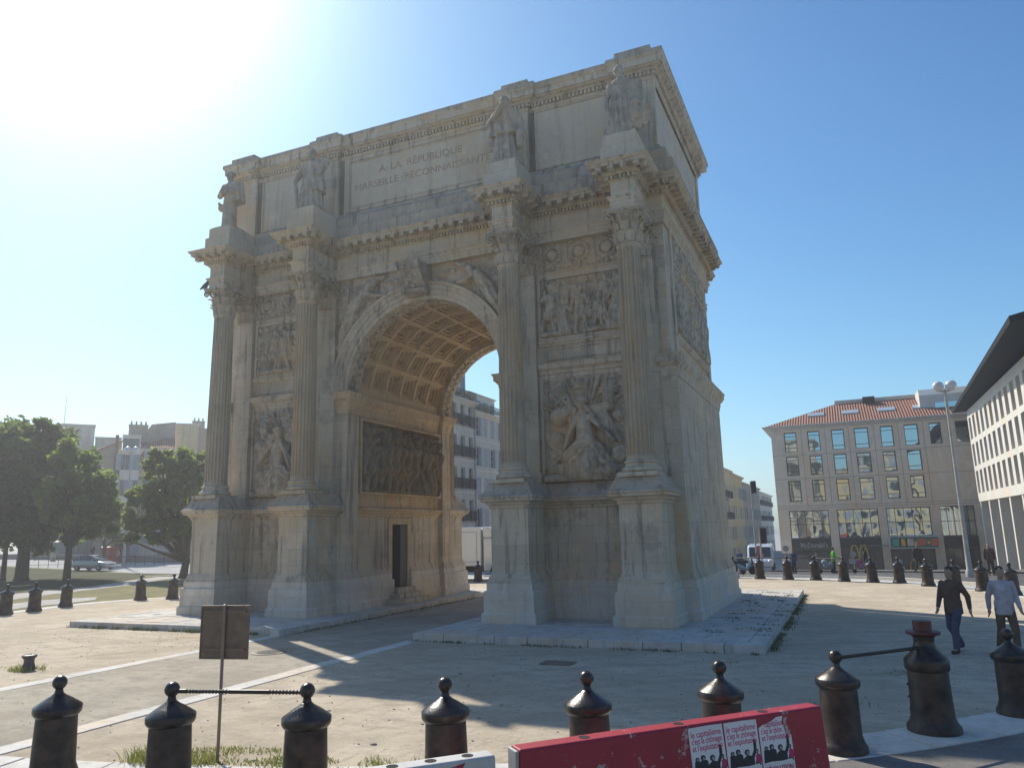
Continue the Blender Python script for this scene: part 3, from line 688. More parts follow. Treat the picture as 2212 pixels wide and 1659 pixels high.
for s in(-1,1):
    T=(lambda sg:(lambda x,h,z:np.stack([sg*(8.8+h*.62),-2.9+x,8.74+z],1)))(s); battle(21+s,5.8,2.2,11,3).build('side_battle_relief',ARCH,T,MREL)
    T=(lambda sg:(lambda x,h,z:np.stack([sg*(8.8+h),-2.9+x,11.1+z],1)))(s); discs(5.8,6,12).build('side_wreath_frieze',ARCH,T,MREL)
    # passage reliefs, sunk dark panels with a marching crowd
    r=Relief(5.9,2.65,.022); g=random.Random(50+s)
    for k in range(15): r.fig(.3+k*.38,.55+.05*(k%3),1.85,base=.0,seed=300+k+s,face=1,helmet=k%3==0)
    for k in range(11): r.fig(.45+k*.5,.02,2.05+.25*g.random(),base=.1,seed=400+k+s,face=g.choice((-1,1)),lean=.12*g.random(),robe=(k in(7,8,9)))
    for k in range(6): r.cap(.5+k*.9,1.4,.03,1.0+k*.85,2.6,.022,.1,1)
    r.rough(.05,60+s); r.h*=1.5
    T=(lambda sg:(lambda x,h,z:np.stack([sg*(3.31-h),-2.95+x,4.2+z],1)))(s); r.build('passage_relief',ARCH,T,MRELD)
    m=MB(); 
    for a,b,c_,d in((-3.05,-2.95,4.12,6.93),(2.95,3.05,4.12,6.93),(-2.95,2.95,4.12,4.2),(-2.95,2.95,6.85,6.93)): m.box(*sorted((s*3.34,s*3.10)),a,b,c_,d)
    m.build('relief_surround',MPASS,ARCH)
# spandrels with winged figures of Fame
def spandrel(side):
    W,H=3.35,2.9; r=Relief(W,H,.02)        # x measured from |x|=0.3 outwards, z from 9.1
    c=r.cap
    for k in range(14): t=k/13; c(2.35,2.15,.09,2.95+.25*t,2.75-1.5*t,.07,.04,.7,.01,60,k)     # wing
    c(2.25,1.95,.24,2.0,2.25,.2,.15,.9); c(2.0,2.25,.19,1.85,2.35,.14,.18,.9)                   # torso
    c(1.78,2.42,.14,1.72,2.5,.15,.2,1.1)                                                         # head
    c(1.95,2.3,.1,1.5,2.1,.075,.2,1); c(1.5,2.1,.07,1.05,2.08,.05,.2,1)
    c(1.0,2.12,.09,.7,2.1,.05,.18,1); c(.75,2.1,.05,.3,2.1,.11,.16,1)
    c(1.3,2.75,.035,1.75,2.4,.05,.2,1); c(1.5,2.7,.07,1.1,2.8,.05,.15,.9,.01,40)
    c(2.3,1.9,.25,2.6,1.35,.3,.12,.8,.03,30); c(2.6,1.35,.28,2.85,.7,.26,.1,.7,.035,26); c(2.85,.8,.2,3.05,.15,.15,.08,.7,.03,30)
    for k in range(8): c(2.3+.1*k,1.5-.15*k,.1,2.7+.08*k,1.2-.12*k,.12,.02,.6,.02,36,k)
    c(.4,2.55,.12,1.0,2.6,.1,.04,.6,.02,40)
    r.rough(.03,80)
    X0,Z0=.35,9.1
    mask=lambda X,Z: (np.hypot(X+X0,Z+Z0-7.75)>3.58)
    rad_=np.hypot(r.X+X0,r.Z+Z0-7.75); r.h*=np.clip((rad_-3.6)/.3,0,1)
    T=lambda x,h,z: np.stack([side*(X0+x),-3.9-h,Z0+z],1)
    return r.build('spandrel_relief',ARCH,T,MREL,mask)
for s in(-1,1): spandrel(s)
# ---------------------------------------------------------------- statues
def limb(mb,pts,rad):
    for i in range(len(pts)-1): mb.cap(Vector(pts[i]),Vector(pts[i+1]),rad[i],rad[i+1],12)
def drape(mb,z0,z1,r0,r1,n=56,folds=15,amp=.035,cx=0,cy=0,sx=1,sy=.8,ph=0,twist=.4):
    vs=[];fs=[];rows=12
    for i in range(rows+1):
        t=i/rows; z=z0+(z1-z0)*t; r=r0+(r1-r0)*t
        for k in range(n):
            a=2*PI*k/n; q=amp*(1-t*.6)*(math.sin(folds*a+ph+twist*t*4)+.5*math.sin(folds*.5*a+ph*2)); vs.append((cx+(r+q)*math.cos(a)*sx,cy+(r+q)*math.sin(a)*sy,z))
    for i in range(rows):
        for k in range(n): k2=(k+1)%n; fs.append((i*n+k,i*n+k2,(i+1)*n+k2,(i+1)*n+k))
    fs.append(tuple(range(n-1,-1,-1))); fs.append(tuple(rows*n+k for k in range(n)))
    mb.add(vs,fs)
def headstone(mb,c,s=1,hood=False,turn=0):
    R_=Matrix.Rotation(turn,3,'Z')
    def b(p,r,sc_=(1,1,1)): q=R_@Vector(p)*s; mb.ball((c[0]+q.x,c[1]+q.y,c[2]+q.z),r*s,14,sc_,R_)
    b((0,0,0),.135,(.85,1,1.15)); b((0,-.04,-.08),.1,(.8,.9,1)); b((0,-.145,-.02),.028,(1,1,1.8)); b((0,-.12,.04),.05,(1.6,.6,.5))
    b((0,-.12,-.09),.03,(1.6,.6,.6)); b((0,-.1,-.145),.045)
    for e in(-1,1): b((e*.115,0,-.01),.03,(.5,1,1.5))
    if hood: b((0,.03,.03),.165,(.9,1,1.1)); b((0,.06,-.12),.15,(1,.8,1.3))
def statue(kind):
    m=MB(); H=2.45
    if kind=='drummer':      # bare-headed soldier, cloak, folded arms, seen slightly turned
        drape(m,.05,1.25,.30,.26,folds=9,amp=.02,sy=.9); limb(m,[(-.12,0,1.2),(-.16,-.03,.65),(-.17,0,.08)],[.16,.12,.08]); limb(m,[(.12,0,1.2),(.16,-.06,.65),(.2,-.05,.08)],[.16,.12,.08])
        m.ball((0,0,1.55),.32,16,(.95,.7,1.3)); m.ball((0,.05,1.8),.34,16,(1.05,.65,.7)); limb(m,[(-.3,0,1.85),(-.42,-.12,1.45),(-.1,-.32,1.42)],[.13,.11,.08]); limb(m,[(.3,0,1.85),(.44,-.08,1.5),(.15,-.33,1.5)],[.13,.11,.08])
        drape(m,1.15,1.95,.5,.36,folds=7,amp=.04,cx=.2,cy=.12,sx=.8,sy=.6); m.cap(Vector((-.35,-.1,1.0)),Vector((-.42,-.15,1.15)),.09,.05); m.ball((-.3,-.1,.95),.16,10)
        limb(m,[(0,0,1.9),(0,-.02,2.1)],[.12,.1]); headstone(m,(0,-.03,2.24),1.05,turn=-.3); m.ball((0,.02,2.34),.17,12,(1,1,.6))
    if kind=='scroll':
        drape(m,.0,1.4,.46,.30,folds=13,amp=.05); m.ball((0,0,1.6),.33,16,(.95,.75,1.2)); drape(m,.7,1.85,.42,.36,folds=8,amp=.05,cx=.1,cy=.02,ph=2,twist=1.2)
        limb(m,[(-.3,0,1.85),(-.45,-.1,1.45),(-.5,-.25,1.15)],[.13,.11,.07]); m.tube([(-.5,-.26,1.2),(-.42,-.28,.85),(-.36,-.26,.3),(-.42,-.24,.08)],[.06,.08,.07,.04],8)
        limb(m,[(.3,0,1.88),(.5,-.02,1.6),(.42,-.2,1.3)],[.14,.12,.08]); m.cap(Vector((.35,-.1,1.2)),Vector((.5,.1,1.9)),.1,.16)
        limb(m,[(0,0,1.9),(0,-.02,2.12)],[.12,.1]); headstone(m,(0,-.04,2.26),1.0,turn=.2); m.ball((0,.02,2.36),.15,12)
    if kind=='hooded':
        drape(m,.0,1.45,.47,.30,folds=12,amp=.055,ph=1); m.ball((0,0,1.6),.36,16,(1,.75,1.15)); drape(m,1.0,1.95,.52,.34,folds=7,amp=.06,sy=.72,ph=.5,twist=1.5)
        limb(m,[(-.32,0,1.85),(-.48,-.14,1.5),(-.12,-.36,1.72),(.0,-.32,2.0)],[.14,.12,.09,.07]); limb(m,[(.32,0,1.85),(.52,-.06,1.45),(.6,-.15,1.0)],[.14,.12,.08])
        m.tube([(-.38,-.1,1.4),(-.42,-.14,.9),(-.48,-.12,.75)],[.12,.1,.14],8); m.ball((-.46,-.12,.72),.14,10); m.cap(Vector((.55,-.1,1.0)),Vector((.52,-.12,.55)),.16,.1)
        limb(m,[(0,0,1.9),(0,-.06,2.1)],[.13,.1]); headstone(m,(0,-.08,2.24),1.05,True,turn=-.25)
    if kind=='shield':
        drape(m,.0,1.5,.46,.25,folds=14,amp=.05,ph=.3); m.ball((0,0,1.58),.27,16,(1,.75,1.25)); m.ball((0,0,1.8),.3,16,(1.05,.7,.8))
        limb(m,[(-.28,0,1.85),(-.42,0,1.45),(-.4,-.15,1.05)],[.12,.09,.07]); limb(m,[(.28,0,1.88),(.48,-.02,1.6),(.42,-.1,1.2)],[.12,.1,.08])
        m.tube([(-.38,-.15,1.1),(-.28,-.25,.7),(-.1,-.3,.15)],[.04,.06,.05],8)
        drape(m,.9,1.85,.28,.2,folds=6,amp=.04,cx=.42,cy=.05,ph=1)
        m.ball((.52,-.12,.62),.36,18,(1,.45,1.3)); m.ball((.5,-.26,.95),.15,12); m.ball((.52,-.3,.62),.16,12,(1,.5,1.5))
        for k in range(12): a=2*PI*k/12; m.ball((.52+.33*math.cos(a),-.18,.62+.42*math.sin(a)),.08,8)
        for k in range(6): m.ball((-.42+.06*k,-.08,.12+.04*(k%2)),.11,8,(1,1,.9)); 
        m.ball((-.45,.0,.3),.14,10,(.8,.8,1.6))
        limb(m,[(0,0,1.9),(0,-.02,2.1)],[.1,.085]); headstone(m,(-.02,-.03,2.24),1.0,turn=-.5); m.ball((-.02,.02,2.34),.16,12); m.ball((-.02,.06,2.48),.1,10,(1,1.2,.8)); m.cap(Vector((-.02,.05,2.3)),Vector((.02,.12,1.95)),.1,.08)
    m.box(-.46,.46,-.40,.40,-.0,.06)
    return m
SL=[('drummer','weathered statue of a caped soldier at the far left end of the attic'),('scroll','weathered stone statue of a robed figure holding a long scroll, left of the inscription'),('hooded','weathered statue of a hooded robed figure, hand at face, right of the inscription'),('shield','weathered statue of a draped woman with a shield at the right attic corner')]
for c,(k,lb) in zip(XS,SL):
    o=fuse(statue(k),.02,'statue',MSTAT,1,loc=(c,-5.2,14.5)); o.scale=(1.0,1.0,1.03) if k=='drummer' else (1.08,1.06,1.03); tag(o,lb,'statue','statues standing on the attic ledge')
# pigeon on the outer left capital
m=MB(); m.ball((0,0,.12),.11,10,(1.5,.8,.9),Matrix.Rotation(R(-35),3,'Y')); m.ball((-.0,0,.1),.1,10,(1.2,.8,1)); m.ball((.1,0,.24),.06,10); m.cap(Vector((.05,0,.16)),Vector((.1,0,.22)),.07,.05); m.cap(Vector((-.1,0,.08)),Vector((-.24,0,.02)),.06,.03); m.cap(Vector((.14,0,.24)),Vector((.18,0,.23)),.02,.008)
for e in(-.03,.03): m.cap(Vector((0,e,.06)),Vector((0,e,0)),.012,.012)
o=fuse(m,.012,'pigeon',mat('dark_feathers',(.05,.05,.06),.7),1,loc=(-8.52,-5.72,12.05)); tag(o,'small dark pigeon perched on the leftmost column capital','pigeon')
# ---------------------------------------------------------------- ground and paving
def sm(a,b,x): t=min(1,max(0,(x-a)/(b-a))); return t*t*(3-2*t)
def gz(x,y):
    z=-.2
    s=sm(-38,-24,x)
    if y>17.5: z-=s*(.035*min(y-17.5,20)+.09*min(max(y-37.5,0),25))
    z+=1.1*sm(75,112,math.hypot(x-13.3,y+26.5))*sm(25,35,-x)
    return z
def polar(name,r0,r1,a0,a1,off,mat_,nr=10,na=96,kind='structure',rs=None,thick=0):
    rs=rs or [r0+(r1-r0)*i/nr for i in range(nr+1)]; vs=[];fs=[]; full=abs(a1-a0-2*PI)<1e-6; n=na if full else na+1
    for r in rs:
        for k in range(n):
            a=a0+(a1-a0)*k/na; x,y=r*math.cos(a),r*math.sin(a); vs.append((x,y,gz(x,y)+off))
    for i in range(len(rs)-1):
        for k in range(n if full else n-1):
            k2=(k+1)%n; fs.append((i*n+k,(i+1)*n+k,(i+1)*n+k2,i*n+k2))
    if rs[0]==0: fs=[f for f in fs]
    m=MB(); m.add(vs,fs); o=m.build(name,mat_,fixn=False); tag(o,kind=kind); return o
def ground_mat(name,c1,c2,c3,speck=True,bmp=.6,tint=None,wet=0):
    m,t,b=nodes(name); b.inputs['Roughness'].default_value=.95; b.inputs['Specular IOR Level'].default_value=.15
    g=N(t,'ShaderNodeNewGeometry').outputs['Position']
    base=mixc(t,ramp(t,noise(t,.35,8,.65,g),[(.42,0.),(.56,1.)]),c1,c2)
    base=mixc(t,ramp(t,noise(t,1.6,8,.75,g,(1,1.7,1)),[(.47,0.),(.62,.9)]),base,c3)
    base=mixc(t,ramp(t,noise(t,3.2,6,.8,g,(2.2,.7,1)),[(.54,0.),(.6,.45)]),base,tuple(x*.72 for x in c1))
    base=mixc(t,ramp(t,noise(t,45,3,.8,g),[(.35,0.),(.8,.55)]),base,tuple(x*.55 for x in c1))
    if speck:
        v=N(t,'ShaderNodeTexVoronoi'); v.inputs['Scale'].default_value=9; t.links.new(g,v.inputs['Vector'])
        base=mixc(t,ramp(t,v.outputs['Distance'],[(.05,1.),(.12,0.)]),base,tuple(min(1,x*1.25) for x in c2))
        v2=N(t,'ShaderNodeTexVoronoi'); v2.inputs['Scale'].default_value=3.1; t.links.new(g,v2.inputs['Vector'])
        base=mixc(t,ramp(t,v2.outputs['Distance'],[(.04,.8),(.1,0.)]),base,tuple(x*.45 for x in c1))
    if wet:
        sp=N(t,'ShaderNodeTexWave',wave_type='RINGS',rings_direction='Z'); mp=N(t,'ShaderNodeMapping'); mp.inputs['Location'].default_value=(-22,31,0); t.links.new(g,mp.inputs[0]); t.links.new(mp.outputs[0],sp.inputs[0]); sp.inputs['Scale'].default_value=.16; sp.inputs['Distortion'].default_value=2.2; sp.inputs['Detail'].default_value=4; sp.inputs['Detail Scale'].default_value=.6
        tk=ramp(t,sp.outputs[1],[(.88,0.),(.96,.2)]); base=mixc(t,tk,base,tuple(x*.6 for x in c1))
    t.links.new(base,b.inputs['Base Color'])
    p=bump(t,b,noise(t,60,4,.8,g),bmp,.02); bump(t,b,noise(t,4,5,.7,g),.4,.05,p)
    return m
MGRAV=ground_mat('compacted_gravel',(.53,.445,.33),(.64,.55,.42),(.43,.37,.285),wet=1)
MGREY=ground_mat('grey_gravel',(.42,.37,.29),(.51,.455,.365),(.35,.31,.25))
MASPH=ground_mat('asphalt',(.11,.11,.115),(.15,.15,.15),(.095,.095,.10),False,.4)
MROAD=ground_mat('glare_pale_road',(.44,.435,.42),(.52,.515,.50),(.38,.375,.36),False,.3)  # pale tone paints the sun glare on the road into its colour
MPATH=ground_mat('pale_path',(.47,.44,.40),(.56,.53,.48),(.42,.39,.35),False,.3)
MGRASSY=ground_mat('dry_turf',(.22,.20,.095),(.30,.255,.13),(.15,.165,.06),False,1.0)
MGREEN=ground_mat('tree_shaded_turf',(.05,.06,.022),(.085,.09,.035),(.12,.10,.05),False,1.0)  # turf colour darkened to stand for the shade under the trees
MKERB=stone('kerb_stone',(.60,.57,.52),(.72,.69,.64),False,grime=.2,mott=2)
MSLAB=stone('paving_slab_stone',(.52,.50,.46),(.64,.615,.57),False,grime=.35,mott=2)
def ringr(a):
    a=math.degrees(a)%360
    tb=[(-90,19.95),(-76,19.95),(-62,20.15),(-50,20.15),(-30,20.1),(0,20.3),(20,20.5),(39,21.0),(45,21.1),(50,20.7),(57,20.5),(62,20.1),(67,20.1),(90,19.6),(130,19.3),(165,18.3),(173,17.9),(177,19.1),(186,19.7),(193,19.5),(197,19.7),(215,20.0),(240,20.2),(270,19.95)]
    if a>270: a-=360
    for (p,q),(r,s) in zip(tb,tb[1:]):
        if p<=a<=r: return q+(s-q)*(a-p)/(r-p)
    return 20.2
rs=[0.01,4,8,12,16,18,20]+[20+2*i for i in range(1,41)]+[110,130,160,200,300,500,620]
polar('ground',0,0,0,2*PI,0,MROAD,rs=rs,na=180)
def disc_sheet():
    vs=[];fs=[];n=180;K=10
    for i in range(K+1):
        for k in range(n):
            a=2*PI*k/n; r=.01+ringr(a)*i/K; x,y=r*math.cos(a),r*math.sin(a); vs.append((x,y,gz(x,y)+.006))
    for i in range(K):
        for k in range(n): k2=(k+1)%n; fs.append((i*n+k,(i+1)*n+k,(i+1)*n+k2,i*n+k2))
    m=MB(); m.add(vs,fs); tag(m.build('gravel_circle',MGRAV,fixn=False),kind='structure')
disc_sheet()
# greyer gravel in the avenue between the two stone bands
m=MB(); vs=[];fs=[]
ys=[-19.6,-16,-12,-8,-4,0,4,8,12,14]
for i,y in enumerate(ys): vs+=[(-1.98,y,-.188),(2.2,y,-.188)]
for i in range(len(ys)-1): fs.append((2*i,2*i+1,2*i+3,2*i+2))
m.add(vs,fs); tag(m.build('avenue_gravel',MGREY),kind='structure')
# stone bands running from the platforms towards the bollards
m=MB(); y=-8.3
for xa,xb in((-2.36,-1.96),(2.12,2.52)):
    y=-8.32
    while y>-19.9:
        L=random.uniform(1.3,2.1); y2=max(y-L,-19.95); j=random.uniform(-.02,.02); m.box(xa+j,xb+j,y2+.015,y,-.25,-.18+random.uniform(-.004,.004)); y=y2
    y=7.9
    while y<19.5:
        L=random.uniform(1.3,2.1); y2=y+L; m.box(xa,xb,y,y2-.015,-.25,-.183); y=y2
tag(m.build('stone_band',MKERB,bevel=.01),kind='structure')
# kerb ring under the bollards
m=MB(); k=0; a=0
while a<2*PI-.01:
    da=random.uniform(.06,.085); b=min(a+da,2*PI); r0,r1=19.72,20.42; vs=[]
    if True:
        aa,bb=a+.0006,b-.0006; zt=.02+random.uniform(-.005,.005)
        for an in(aa,bb):
            for r in(ringr(an)-.42,ringr(an)+.44):
                x,y=r*math.cos(an),r*math.sin(an); g=gz(x,y); vs+=[(x,y,g-.1),(x,y,g+zt)]
        m.add(vs,[(1,3,7,5),(0,4,6,2),(0,1,5,4),(2,6,7,3),(0,2,3,1),(4,5,7,6)])
    a=b
tag(m.build('kerb_ring',MKERB,bevel=.012),kind='structure')
# slab platforms
def platform(x0,x1,y0,y1,name):
    m=MB(); y=y0+.42; rows=[]
    def chunk(a,b,c,d,zb=-.2):
        dz=random.uniform(-.012,.004); tx,ty=random.uniform(-.006,.006),random.uniform(-.006,.006); g=.009
        a+=g;b-=g;c+=g;d-=g
        m.add([(a,c,zb),(b,c,zb),(b,d,zb),(a,d,zb),(a,c,dz-tx),(b,c,dz+tx),(b,d,dz+ty),(a,d,dz-ty)],[(0,3,2,1),(4,5,6,7),(0,1,5,4),(1,2,6,5),(2,3,7,6),(3,0,4,7)])
    for yy0,yy1 in((y0,y0+.42),(y1-.42,y1)):
        x=x0
        while x<x1-.05:
            L=random.uniform(.9,1.6); x2=x+L if x+L<x1-.5 else x1; chunk(x,x2,yy0,yy1,-.32); x=x2
    for xx0,xx1 in((x0,x0+.4),(x1-.4,x1)):
        y=y0+.42
        while y<y1-.43:
            L=random.uniform(.9,1.6); y2=y+L if y+L<y1-.9 else y1-.42; chunk(xx0,xx1,y,y2,-.32); y=y2
    y=y0+.42
    while y<y1-.43:
        h=random.uniform(.42,.6); y2=y+h if y+h<y1-.75 else y1-.42; x=x0+.4
        while x<x1-.41:
            L=random.uniform(.5,1.2); x2=x+L if x+L<x1-.8 else x1-.4; chunk(x,x2,y,y2); x=x2
        y=y2
    o=m.build(name,MSLAB,bevel=.012); tag(o,kind='structure'); return o
platform(-11.15,-1.98,-8.25,7.7,'pavement'); platform(2.3,11.3,-8.3,7.6,'pavement')
m=MB(); m.box(-11.1,-2.03,-8.2,7.65,-.21,-.03); m.box(2.35,11.25,-8.25,7.55,-.21,-.03); tag(m.build('pavement_bed',ground_mat('joint_soil',(.10,.09,.06),(.14,.13,.08),(.07,.08,.03),False)),kind='structure')
# areas around the circle
A=lambda d:R(d)
def patch(name,pts,off,mat_,sub=1.5):
    # triangulated sheet following the terrain
    P=[Vector((p[0],p[1])) for p in pts]; b=bmesh.new(); vs=[b.verts.new((p.x,p.y,0)) for p in P]; f=b.faces.new(vs)
    xs=[p.x for p in P]; ys=[p.y for p in P]
    for ax,lo,hi in((0,min(xs),max(xs)),(1,min(ys),max(ys))):
        q=math.ceil(lo/sub)*sub
        while q<hi:
            bmesh.ops.bisect_plane(b,geom=b.verts[:]+b.edges[:]+b.faces[:],plane_co=(q if ax==0 else 0,q if ax==1 else 0,0),plane_no=(1 if ax==0 else 0,1 if ax==1 else 0,0)); q+=sub
    bmesh.ops.triangulate(b,faces=b.faces)
    for v in b.verts: v.co.z=gz(v.co.x,v.co.y)+off
    bmesh.ops.recalc_face_normals(b,faces=b.faces)
    me=bpy.data.meshes.new(name); b.to_mesh(me); b.free(); 
    me.materials.append(mat_); o=bpy.data.objects.new(name,me); col.objects.link(o); tag(o,kind='structure'); return o
def arcpts(r,a0,a1,n=14): return [(r*math.cos(A(a0+(a1-a0)*i/n)),r*math.sin(A(a0+(a1-a0)*i/n))) for i in range(n+1)]
G=lambda u,v:tuple(atz(u,v,-.2)[:2])
# left verge: dry turf, pale path, green turf with tree shade in its colour
def rimpts(a0,a1,n=16): return [((ringr(A(a0+(a1-a0)*i/n))+.3)*math.cos(A(a0+(a1-a0)*i/n)),(ringr(A(a0+(a1-a0)*i/n))+.3)*math.sin(A(a0+(a1-a0)*i/n))) for i in range(n+1)]
patch('verge',rimpts(150,212)+[G(-150,1330),G(-150,1240),G(0,1236),G(180,1236),G(300,1238),G(430,1240)],.010,MGRASSY)
patch('path',[G(23,1296),G(160,1278),G(300,1262),G(345,1253),G(430,1243),G(430,1236),G(345,1245),G(290,1253),G(200,1267),G(60,1280),G(-60,1292),G(-120,1310),G(-60,1318)],.018,MPATH)
patch('path',[G(23,1305),G(90,1297),G(210,1290),G(205,1296),G(150,1303),G(60,1312),G(20,1318),G(-30,1330),G(-60,1325)],.022,MPATH)
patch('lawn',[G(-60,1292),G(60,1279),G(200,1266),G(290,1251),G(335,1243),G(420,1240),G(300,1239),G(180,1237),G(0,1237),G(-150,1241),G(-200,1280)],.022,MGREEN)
vs=[];fs=[];n=60
for k in range(n+1):
    a=A(-140+150*k/n)
    for j in range(7): rr=ringr(a)+.45+j*5.0; vs.append((rr*math.cos(a),rr*math.sin(a),gz(rr*math.cos(a),rr*math.sin(a))+.005))
for k in range(n):
    for j in range(6): fs.append((k*7+j,k*7+j+1,(k+1)*7+j+1,(k+1)*7+j))
m=MB(); m.add(vs,fs); tag(m.build('street',ground_mat('shade_dark_street',(.22,.205,.185),(.28,.265,.24),(.18,.17,.16),True,.5),fixn=False),kind='structure')  # dark colour paints in the shade on the ground outside the ring
# right: gravel strip outside ring then asphalt road with kerb
polar('road',22.5,36,A(20),A(115),.012,MASPH,nr=8,na=60)
for r_ in (22.3,):
    vs=[];fs=[];n=80
    for k in range(n+1):
        a=A(15+100*k/n)
        for rr,zz in((r_-.0,-.1),(r_,.12),(r_+.28,.12),(r_+.3,.0)):
            x,y=rr*math.cos(a),rr*math.sin(a); vs.append((x,y,gz(x,y)+zz))
    for k in range(n):
        for j in range(3): fs.append((k*4+j,k*4+j+1,(k+1)*4+j+1,(k+1)*4+j))
    m=MB(); m.add(vs,fs); tag(m.build('road_kerb',MKERB),kind='structure')
polar('sidewalk',36,62,A(30),A(80),.10,MPATH if False else ground_mat('dark_sidewalk',(.16,.155,.15),(.2,.195,.185),(.14,.13,.13),False,.3),nr=12,na=50)
# ---------------------------------------------------------------- bollards
def bollard():
    r=thing('bollard','', 'bollard')
    m=MB(); m.lathe([(.30,0),(.30,.07),(.275,.10),(.26,.14),(.24,.2),(.232,.5),(.224,.74),(.22,.76)],32); m.build('body',MIRONR,r,smooth=40)
    m=MB(); m.lathe([(.22,.735),(.245,.75),(.262,.775),(.267,.79),(.267,.845),(.26,.855),(.15,.93),(.09,.965),(.066,.985),(.045,1.0)],40); m.build('cap',MIRON,r,smooth=40)
    m=MB(); m.lathe([(.066,.96),(.055,.99),(.045,1.02),(.042,1.05)],24); m.ball((0,0,1.115),.083,28); m.build('finial_ball',MIRON,r,smooth=True); return r
B0=bollard(); first=[True]
def place_bollard(x,y,label,group,rz=0):
    o=B0 if first[0] else copy_tree(B0); first[0]=False
    o.location=(x,y,gz(x,y)+.012); o.rotation_euler.z=rz; o['label']=label; o['group']=group; rr_=random.Random(label); o.rotation_euler.x=R(rr_.uniform(-1.6,1.6)); o.rotation_euler.y=R(rr_.uniform(-1.6,1.6)); return o
G1='cast iron bollards with ball tops on the kerb ring'
near=[(129,1476),(374,1492),(663,1495),(965,1482),(1272,1468),(1551,1445),(1801,1421)]
nl=['dark iron ball-topped bollard at the bottom left corner, first of the near row','dark iron ball-topped bollard left of the signpost, left end of the short rail','dark iron ball-topped bollard right of the signpost, right end of the short rail','dark iron ball-topped bollard between the signpost rail and the white barrier','dark iron ball-topped bollard behind the left part of the red barrier','dark iron ball-topped bollard behind the right part of the red barrier with posters','dark ball-topped bollard right of the red barrier, railed to the tall bollard']
np_=[]
for (u,v),l in zip(near,nl): p=atz(u,v,.91); np_.append(p); place_bollard(p[0],p[1],l,G1,random.random()*6)
far=[(10,1328,'ball-topped bollard cut by the left photo edge, before the shaded lawn'),(73,1321,'ball-topped bollard second from the left photo edge before the lawn'),(141,1311,'ball-topped bollard standing alone before the pale path on the left'),(303,1296,'ball-topped bollard on dry turf left of the arch, left end of a rail'),(372,1294,'ball-topped bollard partly behind the leftmost arch pedestal'),
 (1642,1250,'ball-topped bollard right beside the arch base, under the far rail'),(1703,1252,'second far bollard from the arch base, under the far rail'),(1763,1253,'third far bollard from the arch base, under the far rail'),(1824,1256,'fourth far bollard from the arch base, right end of the far rail'),(1886,1258,'fifth far bollard from the arch base, first without a rail'),(1944,1260,'sixth far bollard from the arch base, before the shopfront'),(2006,1266,'seventh far bollard from the arch base, before the shopfront pillar'),(2066,1271,'eighth far bollard, directly behind the walking person in dark jacket'),(2125,1277,'ninth far bollard, between the two walking people'),(2190,1286,'last far bollard at the right photo edge behind the person in pale shirt'),(1033,1257,'ball-topped bollard seen through the arch passage before the white truck')]
fp=[]
for u,v,l in far:
    d=ray(u,v); lo=CAM; # intersect terrain
    t=1.0
    for _ in range(4000):
        p=CAM+d*t
        if p[2]<gz(p[0],p[1]): break
        t+=.02
    p=CAM+d*t; q=(p[0],p[1])
    fp.append(q); place_bollard(q[0],q[1],l,G1)
MROD=mat('dark_twisted_iron',(.05,.045,.04),.4,.6)
def rail(a,b,label,za=.91,zb=.91,twist=True):
    a=Vector((a[0],a[1],za)); b=Vector((b[0],b[1],zb)); L=(b-a).length; m=MB(); n=int(L/.012) if twist else 8
    pts=[a.lerp(b,i/n) for i in range(n+1)]; rad=[.021+(.006*math.sin(i*.012/.04*2*PI) if twist and (.1<i/n<.42 or .72<i/n<.95) else .003) for i in range(n+1)]
    m.tube(pts,rad,10); o=m.build('rail',MROD,smooth=True); tag(o,label,'rail','iron rails between bollards'); return o
rail(np_[1],np_[2],'twisted dark iron rail between two near bollards behind the sign pole')
tb=atz(2020,1582); tb=Vector((tb[0],tb[1],-.19))
rail(np_[6],tb,'dark iron rail from the near bollard up to the tall capped bollard',.91,.90,False)
rail(fp[0],fp[1],'thin iron rail between the two bollards at the left photo edge',.88,.88,False)
rail(fp[3],fp[4],'thin iron rail on the dry turf left of the arch, ending behind the pedestal',.9,.9,False)
e=atz(1590,1232); 
for i,l in((5,'first section'),(6,'second section'),(7,'third section')):
    za=gz(*fp[i])+1.1; zb=gz(*fp[i+1])+1.1
    rail(fp[i],fp[i+1],'%s of the thin pale rail along the far bollards right of the arch'%l,za,zb,False)
q=(fp[5][0]*2-fp[6][0],fp[5][1]*2-fp[6][1]+.3); rail(q,fp[5],'thin iron rail coming out from behind the arch base to the first far bollard',gz(*q)+1.1,gz(*fp[5])+1.1,False)
place_bollard(q[0],q[1],'far bollard almost hidden behind the right arch base',G1)
# tall capped bollards
def tall(loc,label):
    r=thing('tall_bollard',label,'bollard',loc,0,'tall capped iron bollards')
    m=MB(); m.lathe([(.43,0),(.43,.1),(.38,.16),(.35,.24),(.335,.5),(.325,.95),(.32,1.0)],36); m.build('body',MIRONR,r,smooth=40)
    m=MB(); m.lathe([(.32,.98),(.35,1.0),(.36,1.03),(.36,1.16),(.34,1.2),(.27,1.26),(.2,1.34),(.165,1.44),(.17,1.52),(.2,1.56),(.17,1.58)],36); m.build('neck',MIRON,r,smooth=40)
    m=MB(); m.lathe([(.16,1.56),(.27,1.575),(.285,1.60),(.27,1.63),(.155,1.64),(.15,1.66),(.155,1.77),(.15,1.8),(.05,1.815)],32); m.build('lid',MREDP,r,smooth=40)
    m=MB()
    for k in range(3): m.ball((-.335,-.02,.35+k*.2),.022,8)
    m.build('hinge',MIRON,r,smooth=True)
    r.scale=(.78,.78,.80); return r
tall(tb,'tall dark bollard with a dull red hat-shaped lid')
